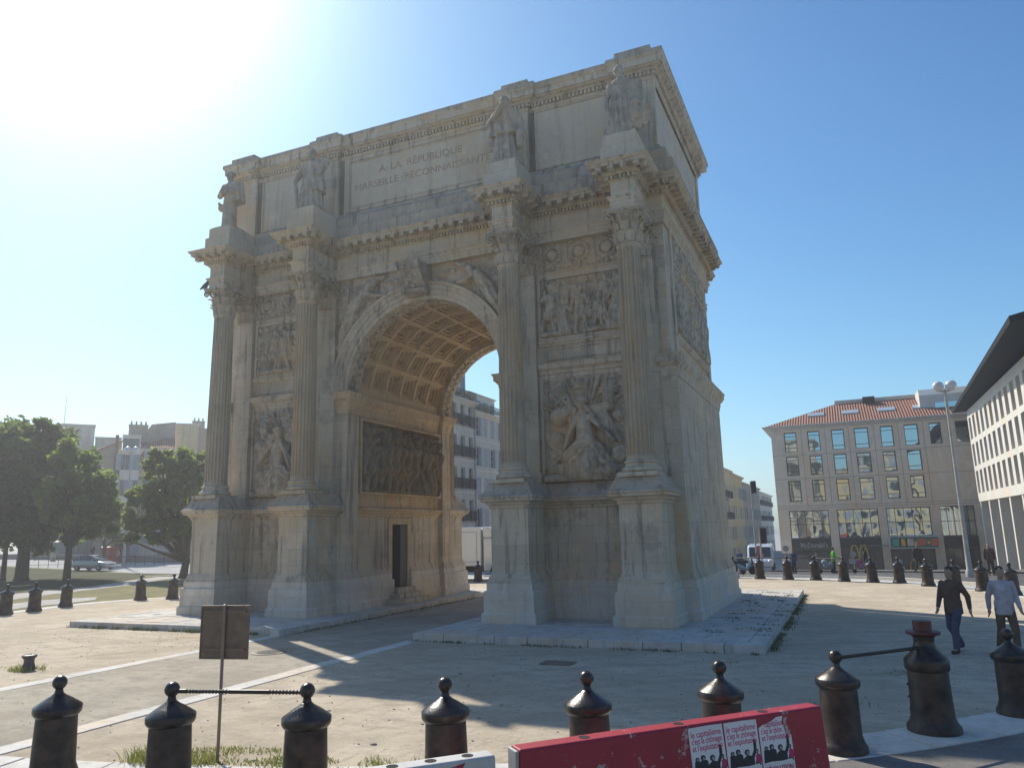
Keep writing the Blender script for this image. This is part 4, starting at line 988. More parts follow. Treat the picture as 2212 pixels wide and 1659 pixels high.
p=atz(2205,1545); place_bollard(p[0],p[1],'near bollard cut by the right photo edge, beyond the tall capped bollard',G1)
# stub bollard, post and manhole
r=thing('bollard_stump','short flared iron stump in a tuft of weeds on the left gravel','bollard',(-3.97,-14.51,-.2))
m=MB(); m.lathe([(.15,0),(.13,.08),(.105,.17),(.11,.24),(.15,.28),(.155,.30),(.15,.33),(.13,.335),(.11,.32)],28); m.build('stem',mat('grey_iron',(.09,.09,.10),.45,.5),r,smooth=40)
m=MB(); m.lathe([(.0,.325),(.05,.33),(.06,.345),(.0,.35)],16); m.build('bolt',MIRON,r,smooth=40)
m=MB(); m.prism([(-.17,0),(.17,0),(.15,.22),(-.15,.22)],'y',-.12,.12); o=m.build('stone_block',MKERB,bevel=.02,loc=(-2.08,-8.5,-.2)); tag(o,'small white sunlit stone block at the corner of the left platform','stone block')
m=MB(); m.lathe([(.42,0),(.42,.012),(.36,.014),(.355,.006),(.33,.006)],40); 
for i in range(-6,7):
    for j in range(-6,7):
        if i*i+j*j<34: m.box(i*.05-.015,i*.05+.015,j*.05-.015,j*.05+.015,.0,.016)
o=m.build('manhole_cover',mat('worn_iron',(.16,.15,.14),.55,.5),loc=(-.16,-11.03,-.185)); tag(o,'round iron manhole cover in the gravel between the stone bands','manhole cover')
m=MB(); m.box(-.35,.35,-.25,.25,0,.012); o=m.build('access_cover',mat('dull_cover',(.22,.20,.17),.6,.4),loc=(tuple(atz(1205,1432,-.19)[:2])+(-.19,))); tag(o,'flat dark access cover in the shaded gravel before the right platform','access cover')
# sign seen from the back
sb=(5.60,-18.54)
r=thing('signpost','rectangular sign seen from behind on a thin grey post in the weeds','sign',(sb[0],sb[1],-.2))
m=MB(); m.lathe([(.021,0),(.021,1.93),(.01,1.935)],14); m.build('post',mat('grey_post',(.24,.20,.16),.5,.4),r,smooth=40)
th=R(20)
m=MB(); m.box(-.35,.35,.028,.034,1.24,1.92); m.box(-.35,.35,.018,.03,1.24,1.255); m.box(-.35,.35,.018,.03,1.905,1.92); m.box(-.35,-.335,.018,.03,1.255,1.905); m.box(.335,.35,.018,.03,1.255,1.905)
m.build('panel',mat('brown_sign_back',(.20,.155,.115),.5,.3,vs=6,var=.2),r,rz=th-.12,bevel=.002)
for z in(1.36,1.84):
    m=MB(); m.box(-.30,.30,.012,.03,z-.018,z+.018); m.build('bracket',mat('grey_bracket',(.20,.155,.12),.5,.3),r,rz=th-.12)
# ---------------------------------------------------------------- weeds
def blade_obj(name,pts,mats,label=None):
    m=MB()
    for (x,y,z,h,lean,w_) in pts:
        a=random.random()*2*PI; dx,dy=math.cos(a),math.sin(a); b=random.random()*2*PI; lx,ly=math.cos(b)*lean*h,math.sin(b)*lean*h
        m.v+= [(x-dx*w_,y-dy*w_,z),(x+dx*w_,y+dy*w_,z),(x+dx*w_*.7+lx*.45,y+dy*w_*.7+ly*.45,z+h*.6),(x-dx*w_*.7+lx*.45,y-dy*w_*.7+ly*.45,z+h*.6),(x+lx,y+ly,z+h)]
        n=len(m.v)-5; m.f+= [(n,n+1,n+2,n+3),(n+3,n+2,n+4)]
    o=m.build(name,mats,fixn=False); tag(o,kind='stuff'); return o
def leafmat(name,c1,c2,trans=.35):
    m,t,b=nodes(name); g=N(t,'ShaderNodeNewGeometry'); 
    cm=N(t,'ShaderNodeMath',operation='MULTIPLY_ADD'); t.links.new(ramp(t,noise(t,.9,3,.6),[(.35,0.),(.65,1.)]),cm.inputs[0]); cm.inputs[1].default_value=.65; m3=N(t,'ShaderNodeMath',operation='MULTIPLY'); t.links.new(g.outputs['Random Per Island'],m3.inputs[0]); m3.inputs[1].default_value=.45; t.links.new(m3.outputs[0],cm.inputs[2]); cc=mixc(t,cm.outputs[0],c1,c2); t.links.new(cc,b.inputs['Base Color']); b.inputs['Roughness'].default_value=.5
    tr=N(t,'ShaderNodeBsdfTranslucent'); c2_=mixc(t,.5,cc,(.30,.42,.05)); t.links.new(c2_,tr.inputs[0]); ms=N(t,'ShaderNodeMixShader'); ms.inputs[0].default_value=trans
    t.links.new(b.outputs[0],ms.inputs[1]); t.links.new(tr.outputs[0],ms.inputs[2]); t.links.new(ms.outputs[0],t.nodes['Material Output'].inputs[0]); return m
MWEED=leafmat('weed_blades',(.12,.13,.04),(.34,.29,.13)); MWG=leafmat('green_weed',(.05,.07,.02),(.13,.14,.045),.15)
pts=[]
def scatter(cx,cy,rx,ry,n,h,z=None,w_=.008,lean=.5):
    for _ in range(n):
        a=random.random()*2*PI; q=math.sqrt(random.random()); x=cx+rx*q*math.cos(a); y=cy+ry*q*math.sin(a)
        # clumpy
        if math.sin(x*5.1+1.3*math.sin(y*4.3))*math.cos(y*6.2)+random.uniform(-.6,.8)<0: continue
        pts.append((x,y,gz(x,y)+.0 if z is None else z,h*random.uniform(.4,1.2),lean*random.random()*2,w_))
scatter(6.1,-18.35,1.3,.5,2600,.05); scatter(6.9,-18.6,.8,.4,800,.06); scatter(5.2,-18.7,.5,.25,350,.13); scatter(4.75,-18.9,.35,.22,420,.18); scatter(-3.97,-14.55,.5,.3,500,.12); scatter(-5.4,-14.7,.9,.3,500,.07); scatter(8.0,-18.0,.6,.4,500,.09)
scatter(9.7,-17.4,.5,.3,120,.06); scatter(10.4,-9.6,.5,.2,60,.05); scatter(13.9,-9.8,.35,.18,160,.06); scatter(12.9,-12.9,.6,.3,150,.06)
blade_obj('grass_tufts',pts,MWEED)
pts=[]
for k in range(1500):   # along front platform edges
    t=random.random(); x=-11.1+9.0*t; 
    if math.sin(x*3.1)+math.sin(x*7.7)+random.uniform(-1,1)<.2: continue
    pts.append((x,-8.30-abs(random.gauss(0,.06)),-.2,random.uniform(.03,.13),.5,.014))
for k in range(900):
    x=2.4+8.8*random.random(); 
    if math.sin(x*2.3)+math.sin(x*5.7)+random.uniform(-1,1)<.3: continue
    pts.append((x,-8.35-abs(random.gauss(0,.07)),-.2,random.uniform(.03,.09),.5,.012))
for k in range(2300):
    y=-8.2+15.7*random.random(); x=11.34+abs(random.gauss(0,.11))
    if math.sin(y*1.7)+math.sin(y*4.9+1)+random.uniform(-1,1)<-.4: continue
    pts.append((x,y,-.2,random.uniform(.02,.09),.6,.010))
for k in range(900): y=-8+12*random.random(); pts.append((-1.93+abs(random.gauss(0,.05)),y,-.2,random.uniform(.02,.1),.5,.01))
# joints in the right platform
for k in range(46):
    x=random.uniform(9.4,11.1); y=random.uniform(-7.5,7); L=random.uniform(.1,.7)
    for j in range(int(60*L)): pts.append((x+L*random.random(),y+random.gauss(0,.02),-.02,random.uniform(.03,.07),.6,.012))
blade_obj('weeds',pts,MWG)
# loose pebbles on the gravel
m=MB()
for k in range(1600):
    a=random.uniform(-PI*.95,-.05*PI); r_=random.uniform(9,19.5); x,y=r_*math.cos(a),r_*math.sin(a)
    if y>-8.6: continue
    q=random.uniform(.006,.022); m.ball((x,y,-.19),q,5,(1,.8,.6))
for k in range(26):
    x,y=random.uniform(5,12),random.uniform(-18.5,-12); q=random.uniform(.02,.05); m.ball((x,y,-.19),q,7,(1.2,.8,.5))
tag(m.build('pebbles',mat('pebble_stone',(.33,.30,.26),.9,vs=30,var=.3)),kind='stuff')
# ---------------------------------------------------------------- barriers
def barrier(a,b,zt,c,name,label,grp,h=.95):
    # a,b: top edge end points (x,y) ; profile of a road barrier
    a=Vector((a[0],a[1],0)); b=Vector((b[0],b[1],0)); L=(b-a).length; ang=math.atan2(b.y-a.y,b.x-a.x)
    r=thing(name,label,'barrier',(a.x,a.y,zt-h),ang,grp)
    m=MB(); pr=[(-.30,0),(.30,0),(.30,.10),(.27,.16),(.15,.36),(.10,h-.02),(.085,h),(-.085,h),(-.10,h-.02),(-.15,.36),(-.27,.16),(-.30,.10)]
    pr=[(y+.0,z) for y,z in pr]; m.prism(pr,'x',0,L)
    o=m.build('body',c,r,bevel=.012); return r,L
def painted(name,c,edge=(.45,.40,.38),amt=.58):
    m,t,b=nodes(name); b.inputs['Roughness'].default_value=.55; g=N(t,'ShaderNodeTexCoord').outputs['Object']
    f=ramp(t,noise(t,5,8,.75,g),[(amt,0.),(amt+.03,1.)]); f2=ramp(t,noise(t,2.1,5,.6,g),[(.35,0.),(.65,.5)])
    base=mixc(t,f2,c,tuple(x*.6 for x in c)); base=mixc(t,f,base,edge)
    f3=ramp(t,noise(t,40,3,.7,g),[(.62,0.),(.66,.7)]); base=mixc(t,f3,base,tuple(x*.5+.05 for x in c)); t.links.new(base,b.inputs['Base Color']); bump(t,b,noise(t,22,4,.7,g),.3,.01); return m
MRED=painted('chipped_red_paint',(.36,.014,.035),(.45,.36,.34),.60); MWHITE=painted('scuffed_white_plastic',(.58,.57,.54),(.33,.31,.28),.60)
ZT=.78
a=atz(1113,1613,ZT); b=atz(1758,1520,ZT)
red,RL=barrier(a,b,ZT,MRED,'road_barrier','chipped red road barrier pasted with three black and white posters',None)
wa=atz(790,1663,ZT-.04); wb=atz(1061,1624,ZT-.04)
wht,WL=barrier(wa,wb,ZT-.04,MWHITE,'road_barrier','scuffed white road barrier with a red arrow mark, at the bottom edge',None)
for rt,L in((red,RL),(wht,WL)):
    for k in range(3):
        m=MB(); m.lathe([(.05,.949),(.05,.953),(.035,.953),(.03,.951)],16,(L*(.2+.3*k),0,0))
        m.build('filler_cap',MDARK,rt)
m=MB(); m.box(-.035,-.003,-.09,.09,.1,.94); m.build('end_plate',painted('grey_plastic',(.42,.42,.40),(.2,.2,.2),.6),red,bevel=.01)
MMAG=mat('magenta_ink',(.50,.02,.12),.6,var=.03); MPAP=mat('poster_paper',(.72,.72,.72),.7,var=.05); MINK=mat('black_ink',(.035,.035,.04),.7,var=.2,vs=30); MGRY=mat('grey_ink',(.30,.30,.30),.7,var=.2,vs=40)
# face plane of the barrier: from (y=-.15,z=.36) to (y=-.10,z=h-.02)
nrm=Vector((0,-(.93-.36),.05)).normalized(); up=Vector((0,.05,.57)).normalized()
def facemat(x,z,off): 
    t=(z-.36)/(.57); y=-.15+.05*t
    p=Vector((x,y,z))+Vector((0,-1,.09)).normalized()*off
    return Matrix(((1,0,0,p.x),(0,up.y,-.995,p.y),(0,up.z,.09,p.z),(0,0,0,1)))
def poly_obj(name,polys,mt,parent,mw,th=.002):
    m=MB()
    for P in polys: m.prism(P,'z',0,th)
    o=m.build(name,mt,parent); o.matrix_local=mw; return o
def poster(x,z,w_,h_,tilt,torn=False,k=0):
    # x: left, z: top
    mw=facemat(x,z-h_,.004)@Matrix.Rotation(tilt,4,'Z')
    P=[(0,0),(w_,-.0),(w_,h_*.99),(w_*.55,h_*1.0),(0,h_)] if not torn else [(0,0),(w_,0),(w_,h_*.70),(w_*.93,h_*.74),(w_*.86,h_*.70),(w_*.8,h_*.80),(w_*.74,h_*.9),(w_*.8,h_*.99),(w_*.6,h_*.985),(w_*.4,h_*.93),(w_*.15,h_*.90),(0,h_*.86)]
    r=poly_obj('poster',[P],MPAP,red,mw); r['label']=['left poster with three complete lines of magenta lettering','middle poster with three complete lines of magenta lettering','right poster with its torn top corner'][k]
    up_=lambda d:Matrix.Translation((0,0,d))
    for i,(tx,zz) in enumerate((('le capitalisme' if not torn else ' capitalism',.86),("c'est le chômage" if not torn else "c'est le chôm",.765),("et l'exploitation",.67))):
        ww=w_*(.88 if not torn else (.62 if i==0 else .66 if i==1 else .9))
        text_mesh('poster_text',tx,.075*h_/.62,MMAG,r,Matrix.Translation((w_*.06 if not(torn and i==0) else w_*.18,h_*zz,.0023)),.0006,ww,offset=.0007)
    # photograph of a crowd with a raised fist, printed flat
    bod=[]
    def disc(cx,cy,rx,ry,n=14): return [(cx+rx*math.cos(2*PI*i/n),cy+ry*math.sin(2*PI*i/n)) for i in range(n)]
    s=w_
    pk=[disc(.16*s,.40*h_,.06*s,.05*h_),[(.05*s,.1*h_),(.27*s,.1*h_),(.24*s,.36*h_),(.16*s,.40*h_),(.08*s,.36*h_)],
        disc(.33*s,.42*h_,.075*s,.06*h_),[(.2*s,.06*h_),(.50*s,.06*h_),(.46*s,.35*h_),(.34*s,.40*h_),(.25*s,.36*h_)],
        disc(.60*s,.385*h_,.08*s,.065*h_),[(.44*s,.05*h_),(.80*s,.05*h_),(.8*s,.28*h_),(.6*s,.335*h_),(.48*s,.27*h_)],
        [(.72*s,.28*h_),(.80*s,.24*h_),(.90*s,.40*h_),(.91*s,.56*h_),(.82*s,.57*h_),(.81*s,.42*h_)],disc(.86*s,.59*h_,.055*s,.04*h_),
        disc(.90*s,.38*h_,.05*s,.045*h_),[(.8*s,.08*h_),(.98*s,.08*h_),(.98*s,.3*h_),(.9*s,.35*h_)]]
    YY=lambda L_:[[(a_,.29*h_+.67*b_) for a_,b_ in P_] for P_ in L_]
    q=poly_obj('printed_photo',YY(pk),MINK,r,up_(.0022),.0006)
    fc=[disc(.345*s,.405*h_,.035*s,.035*h_),disc(.62*s,.375*h_,.045*s,.04*h_),disc(.165*s,.395*h_,.03*s,.028*h_),disc(.90*s,.375*h_,.025*s,.025*h_)]
    q=poly_obj('printed_faces',YY(fc),MGRY,r,up_(.003),.0006)
    pl=poly_obj('printed_placard',YY([[(.86*s,.14*h_),(1.0*s,.15*h_),(.99*s,.30*h_),(.93*s,.33*h_),(.85*s,.30*h_)]]),MMAG,r,up_(.0038),.0006)
    pl=poly_obj('printed_table',YY([[(.05*s,.0*h_),(.97*s,.0*h_),(.93*s,.12*h_),(.6*s,.10*h_),(.3*s,.115*h_),(.08*s,.10*h_)]]),MPAP,r,up_(.0041),.0006)
    text_mesh('poster_text','RÉVOLUTION',.07*h_/.62,MMAG,r,Matrix.Translation((w_*.08,h_*.22,.005)),.0006,w_*.85,offset=.001)
pw=RL*.116
for k,fr in enumerate((.513,.632,.751)): poster(RL*fr,.925,pw,.62,0.02-.015*k,k==2,k)
poly_obj('arrow_mark',[[(WL*.35,.70),(WL*.62,.70),(WL*.60,.80),(WL*.75,.83),(WL*.62,.60),(WL*.35,.60)]],MRED,wht,facemat(0,.1,.003))
# ---------------------------------------------------------------- buildings
MGLASS=mat('window_glass',(.03,.035,.04),.06,0,var=.2,spec=.8)
def mirror_glass():
    m,t,b=nodes('reflective_glass'); b.inputs['Base Color'].default_value=(.46,.54,.58,1); b.inputs['Metallic'].default_value=1; b.inputs['Roughness'].default_value=.015
    bump(t,b,noise(t,.75,1,.4),.18,.04); return m
MMIR=mirror_glass()
MFRAME=mat('dark_window_frame',(.03,.03,.032),.4,.3); MSHUT=mat('grey_shutter',(.30,.33,.36),.7); MSHUTG=mat('green_grey_shutter',(.22,.27,.25),.7)
MRAILB=mat('black_balcony_iron',(.02,.02,.022),.5,.3); MGREENP=leafmat('balcony_plants',(.05,.09,.03),(.12,.16,.06))
MCONC=stone('pale_concrete_panel',(.66,.555,.43),(.74,.63,.51),False,grime=.15); MCONCW=stone('white_concrete_panel',(.66,.63,.57),(.72,.69,.63),False,grime=.12)
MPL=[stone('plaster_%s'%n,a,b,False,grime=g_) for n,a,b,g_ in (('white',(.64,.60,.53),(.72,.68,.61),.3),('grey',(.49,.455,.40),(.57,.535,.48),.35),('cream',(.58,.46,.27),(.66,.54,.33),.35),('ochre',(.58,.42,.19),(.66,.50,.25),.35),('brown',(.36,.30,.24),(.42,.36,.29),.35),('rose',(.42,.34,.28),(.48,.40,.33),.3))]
def tiles():
    m,t,b=nodes('clay_roof_tiles'); b.inputs['Roughness'].default_value=.85; tc=N(t,'ShaderNodeTexCoord').outputs['Object']
    wv=N(t,'ShaderNodeTexWave',wave_type='BANDS',bands_direction='X'); wv.inputs['Scale'].default_value=1.15; wv.inputs['Distortion'].default_value=.15; t.links.new(tc,wv.inputs[0])
    c=mixc(t,ramp(t,noise(t,1.2,5,.7,tc),[(.3,0.),(.7,1.)]),(.36,.125,.06),(.46,.20,.11)); c=mixc(t,ramp(t,noise(t,14,3,.7,tc),[(.4,0.),(.7,.6)]),c,(.24,.09,.05))
    c=mixc(t,ramp(t,wv.outputs[1],[(.0,.75),(.45,0.)]),c,(.10,.04,.03)); t.links.new(c,b.inputs['Base Color']); bump(t,b,wv.outputs[1],1.,.15); return m
MTILE=tiles(); MBROOF=mat('black_metal_roof',(.010,.010,.011),.8,0,spec=.15)
def facade(m,W,H,holes,y=0,depth=.3,x0=0,z0=0):
    """wall face at y (facing -y) with real openings and reveals"""
    xs=sorted({x0,x0+W}|{h[0] for h in holes}|{h[1] for h in holes}); zs=sorted({z0,z0+H}|{h[2] for h in holes}|{h[3] for h in holes})
    for i in range(len(xs)-1):
        for j in range(len(zs)-1):
            cx,cz=(xs[i]+xs[i+1])/2,(zs[j]+zs[j+1])/2
            if any(h[0]<cx<h[1] and h[2]<cz<h[3] for h in holes): continue
            m.add([(xs[i],y,zs[j]),(xs[i+1],y,zs[j]),(xs[i+1],y,zs[j+1]),(xs[i],y,zs[j+1])],[(0,1,2,3)])
    for a,b,c,d in [h[:4] for h in holes]:
        m.add([(a,y,c),(b,y,c),(b,y,d),(a,y,d),(a,y+depth,c),(b,y+depth,c),(b,y+depth,d),(a,y+depth,d)],[(0,4,5,1),(1,5,6,2),(2,6,7,3),(3,7,4,0)])
def building(label,cat,loc,rz,W,D,H,holes,wmat,depth=.28,group=None,roof=None,name='building',win='plain',glass=None,cor=True,base=4.,shut=None,bal=None,zs=-1.,muntin=(1,1)):
    r=thing(name,label,cat,loc,rz,group); m=MB(); facade(m,W,H-zs,holes,0,depth,0,zs)
    m.add([(0,0,zs),(0,D,zs),(0,D,H),(0,0,H)],[(0,1,2,3)]); m.add([(W,0,zs),(W,D,zs),(W,D,H),(W,0,H)],[(3,2,1,0)]); m.add([(0,D,zs),(W,D,zs),(W,D,H),(0,D,H)],[(3,2,1,0)])
    m.add([(0,0,H),(W,0,H),(W,D,H),(0,D,H)],[(0,1,2,3)])
    m.build('wall',wmat,r,fixn=False)
    rnd=random.Random(int(W*10+H*7))
    for h in holes:
        a,b,c,d=h[:4]; kind=h[4] if len(h)>4 else 'w'
        m=MB(); nx,nz=muntin if kind=='w' else (h[5] if len(h)>5 else (4,2)); f=.09 if kind=='w' else .08; y0,y1=depth-.07,depth-.02
        m.box(a,b,y0,y1,c,c+f); m.box(a,b,y0,y1,d-f,d); m.box(a,a+f,y0,y1,c+f,d-f); m.box(b-f,b,y0,y1,c+f,d-f)
        for i in range(1,nx+1): x=a+(b-a)*i/(nx+1); m.box(x-.03,x+.03,y0,y1,c+f,d-f)
        for j in range(1,nz+1): z=c+(d-c)*((.22,.80)[j-1] if nz==2 and kind=='w' and nx==0 else j/(nz+1)); m.box(a+f,b-f,y0,y1,z-.03,z+.03)
        wn=m.build('window',MFRAME if glass else mat_frame,r)
        m=MB(); m.box(a,b,depth-.03,depth+.03,c,d); m.build('pane',MGLASS if kind=='s' else (glass or MGLASS),wn)
        if shut and kind=='w' :
            o_=(b-a)/2
            if rnd.random()<.55: qs=[(a-o_,a-.02,-.06,-.012),(b+.02,b+o_,-.06,-.012)]
            else: qs=[(a+.02,(a+b)/2-.02,.03,.08)]+([((a+b)/2+.02,b-.02,.03,.08)] if rnd.random()<.6 else [])
            for p,q,ya_,yb_ in qs: m=MB(); m.box(p,q,ya_,yb_,c,d); m.build('shutter',shut,wn)
        if bal and kind=='w' and bal(c):
            m=MB(); m.box(a-.12,b+.12,-.36,-.01,c-.14,c-.02); m.box(a-.1,b+.1,-.34,-.31,c+.88,c+.93)
            k=0; x=a-.08
            while x<b+.1: m.box(x-.016,x+.016,-.335,-.31,c-.02,c+.9); x+=.1
            m.box(a-.1,a-.07,-.34,-.01,c,c+.92); m.box(b+.07,b+.1,-.34,-.01,c,c+.92); m.build('balcony',MRAILB,wn)
    return r
mat_frame=mat('grey_window_frame',(.30,.30,.29),.6)
def cornice(r,W,D,H,mt,p=.35,y=0):
    m=MB(); sweep(m,[(0,D),(0,0),(W,0),(W,D)],[(0,H-.5),(.06,H-.5),(.08,H-.35),(p*.6,H-.2),(p,H-.08),(p,H+.05),(0,H+.12)],False); return m.build('cornice',mt,r)
def chimney(r,x,y,z,w_=1.2,d_=.6,h=1.4,n=3,mt=None):
    m=MB(); m.box(x,x+w_,y,y+d_,z-.5,z+h); m.box(x-.06,x+w_+.06,y-.06,y+d_+.06,z+h,z+h+.12)
    for k in range(n): m.lathe([(.12,0),(.1,.45),(.12,.47)],10,(x+w_*(k+.5)/n,y+d_/2,z+h+.10))
    return m.build('chimney',mt or MPL[5],r)
# --- shop building on the right, facade parallel to the arch front
p0=atd(1687,1180,88); X0,Y0=p0[0],p0[1]; ZB=-3.1
ztop=aty(1664,926,Y0)[2]; HM=ztop-ZB
def lx(u,v=1000): return aty(u,v,Y0)[0]-X0
def lz(u,v): return aty(u,v,Y0)[2]-ZB
holes=[]
cols=[(1694,1719),(1745,1770),(1797,1823),(1847,1876),(1904,1930),(1956,1985),(2011,2035),(2068,2096)]
rows=[((936,977),(883,908)),((988,1022),None),((1037,1076),None)]
zr=[(lz(1706,977),lz(1706,934)),(lz(1710,1028),lz(1710,986)),(lz(1716,1084),lz(1716,1038))]
for i,(a,b) in enumerate(cols):
    xa,xb=lx(a,955),lx(b+2,955)
    for j,(c,d) in enumerate(zr):
        if i>=6 and j>=1: continue
        holes.append((xa,xb,c,d,'w'))
WM=lx(2100,900)+14
bays=[(lx(1706,1130),lx(1792,1130)),(lx(1810,1130),lx(1900,1130)),(lx(1917,1130),lx(2013,1130)),(lx(2034,1130),lx(2110,1130))]
zg=(lz(1750,1163),lz(1750,1102))
for a,b in bays: holes.append((a,b,zg[0],zg[1],'g',(4,1)))
for a,b in bays: holes.append((a,b,.15,zg[0]-1.15,'s',(3,0)))
holes=[tuple(h) for h in holes]
MCD=building('grey panelled corner building with clay tile roof and dark ground-floor shopfront','building',(X0,Y0,ZB),0,WM,16,HM,holes,MCONC,depth=.55,glass=MMIR,muntin=(0,2),zs=-.8)
m=MB()
for a,b in bays: m.box(a+.001,b-.001,-.012,.3,zg[0]-1.14,zg[0]-.01)
m.build('fascia',mat('black_fascia',(.012,.014,.014),.4),MCD)
# panel joints
m=MB()
for i in range(len(cols)+1):
    x=(lx(cols[i-1][1],955)+lx(cols[i][0],955))/2 if 0<i<len(cols) else None
    if x: m.box(x-.02,x+.02,-.004,.01,zg[1]+.3,HM)
for z in(zr[0][0]-.35,zr[1][0]-.35,zr[2][0]-.45,zg[1]+.25): m.box(0,WM,-.005,.01,z-.02,z+.02)
m.build('panel_joints',mat('joint_grey',(.2,.19,.18),.9),MCD)
m=MB(); e=.75; zt=HM; pk=aty(1850,858,Y0+5)[2]-ZB
pk=aty(1990,858,Y0+6.5)[2]-ZB; xh=aty(1803,872,Y0+6.5)[0]-X0
m.add([(-e,-e,zt+.05),(WM+e,-e,zt+.05),(WM+e,6.5,pk),(xh,6.5,pk),(-e,16.5,zt+.05),(WM+e,16.5,zt+.05)],[(0,1,2,3),(0,3,4),(3,2,5,4)]); m.build('roof',MTILE,MCD,fixn=False)
m=MB(); sweep(m,[(0,16),(0,0),(WM,0),(WM,16)],[(0,HM-.35),(.3,HM-.1),(.72,HM-.05),(.82,HM+.0),(.82,HM+.1),(.7,HM+.12)],False); m.build('eaves',mat('white_gutter',(.45,.45,.44),.6),MCD)
m=MB(); m.box(xh,WM,6.3,6.9,pk-.05,pk+.35); m.build('ridge_parapet',MCONC,MCD)
m=MB(); m.box(lx(1865,850),lx(1893,850),5.2,6.2,pk-.2,pk+.38); m.build('chimney',MBROOF,MCD)
def roofz(y): return zt+.05+(pk-zt-.05)*(y+e)/(6.5+e)
for u in(1762,1836,1915,1992):
    x=lx(u,888)+1.5 if False else None
    y=2.6; xx=aty(u,890,Y0+y)[0]-X0; w2=.85
    m=MB(); 
    def q(xa,ya,up): return (xa,ya,roofz(ya)+up)
    m.add([q(xx-w2,y-.55,.02),q(xx+w2,y-.55,.02),q(xx+w2,y+.55,.02),q(xx-w2,y+.55,.02),q(xx-w2,y-.55,.14),q(xx+w2,y-.55,.14),q(xx+w2,y+.55,.14),q(xx-w2,y+.55,.14)],[(0,3,2,1),(4,5,6,7),(0,1,5,4),(1,2,6,5),(2,3,7,6),(3,0,4,7)])
    m.build('skylight',mat('skylight_glass',(.40,.45,.48),.25),MCD,fixn=False)
# white dormer block and dark link next to the white wing
xd=lx(2052,860); m=MB(); m.prism([(2.2,zt-.1),(2.0,zt+2.6),(2.6,zt+3.3),(7,zt+3.4),(7,zt-.1)],'x',xd-2.6,xd+8); m.build('dormer_block',MCONCW,MCD,bevel=.03)
m=MB(); m.box(xd-1.2,xd+5,2.0,2.12,zt+1.0,zt+1.75); m.build('dormer_glass',MMIR,MCD)
# lettering on the fascia and the yellow arches
MLET=mat('dim_grey_letters',(.26,.26,.26),.5); MYEL=mat('yellow_sign',(.50,.32,.03),.4,var=.03)
MF=lambda x,z,y=-.035: Matrix.Translation((x,y,z))@MT
text_mesh('sign_lettering',"McDonald's",.75,MLET,MCD,MF(bays[0][0]+.9,zg[0]-.95),.02,(bays[0][1]-bays[0][0])*.68,offset=.02)
text_mesh('sign_lettering',"McDonald's",.75,MLET,MCD,MF(bays[2][0]+.4,zg[0]-.75),.02,(bays[2][1]-bays[2][0])*.7,offset=.02)
def arches(x,z,s,par,y=-.02):
    m=MB()
    for k in(0,1):
        pts=[]; 
        for i in range(17):
            t=PI*i/16; pts.append((x+s*(.5+k)-s*.46*math.cos(t),y,z+s*1.9*math.sin(t)**.75))
        m.tube(pts,s*.11,6)
    return m.build('arches_sign',MYEL,par,smooth=True)
arches(bays[1][0]+.9,zg[0]-2.35,.85,MCD); arches(bays[2][0]+1.6,zg[0]-3.6,.7,MCD)
text_mesh('sign_lettering','RESTAURANT',.3,MLET,MCD,MF(bays[1][0]+2.7,zg[0]-.95,-.035),.02,2.2)
# advertising light box on a bracket
xa,xb=lx(1919,1165),lx(2026,1160); za=lz(1970,1184)
ad=thing('advertising_board','long green advertising board with colourful squares above the shop pavement','sign',(X0+xa,Y0-1.2,ZB+za))
m=MB(); m.box(0,xb-xa,-.08,.08,0,1.25); m.build('frame',mat('pale_metal',(.45,.50,.50),.4),ad,bevel=.02)
m=MB(); m.box(.12,xb-xa-.12,-.10,-.07,.12,1.13); m.build('face',mat('green_board',(.02,.13,.09),.4),ad)
m=MB(); 
for k in range(2): m.box(.4+k*(xb-xa-1),.5+k*(xb-xa-1),-.05,1.25,.4,.5)
m.build('bracket',MFRAME,ad)
for k,c in enumerate(((.02,.35,.30),(.75,.40,.02),(.65,.50,.40),(.65,.55,.05),(.55,.10,.05),(.70,.45,.05),(.60,.12,.08))):
    m=MB(); x=.35+k*(xb-xa-.6)/7; 
    if k in(3,5): m.lathe([(.14,0),(.14,.02)],14,(0,0,0),'y'); m.v=[(p[0]+x+.4,p[1]-.12,p[2]+.6) for p in m.v]
    else:
        m.box(x,x+.72,-.115,-.10,.28,.95)
    m.build('picture',mat('print_%d'%k if False else 'printed_colour',c,.4),ad)
# --- white wing on the far right, facade facing left
XW=atz(2103,1100,-3)[0]; XW=24.4
yf=52.0; 
def ly(u,v=1000): return atx(u,v,XW)[1]
ztw=atx(2112,865,XW)[2]
yfar=ly(2103); LW=yfar-20.0; ZW=-2.6; HW=ztw-ZW
def wz(u,v): return atx(u,v,XW)[2]-ZW
holes=[]; y=yfar-1.0; bands=[(wz(2160,946),wz(2160,877)),(wz(2160,1006),wz(2160,957)),(wz(2165,1062),wz(2165,1016))]
bands=[(HW-2.75,HW-.75),(HW-5.2,HW-3.2),(HW-7.65,HW-5.65)]
x=.6
while x<LW-2: 
    for c,d in bands: holes.append((x,x+1.25,c,d,'w'))
    x+=2.2
W2=building('white panelled building with rows of narrow windows at the right edge','building',(XW,yfar,ZW),R(-90),LW,14,HW,[h for h in holes],MCONCW,depth=.45,glass=None,muntin=(0,0),zs=HW-10.6) if False else None
r=thing('building','white panelled building with rows of tall narrow windows and a black overhanging roof','building',(XW,yfar,ZW),R(-90)); W2=r
m=MB(); zb=HW-8.4; facade(m,LW,HW-zb,holes,0,.45,0,zb); D=14
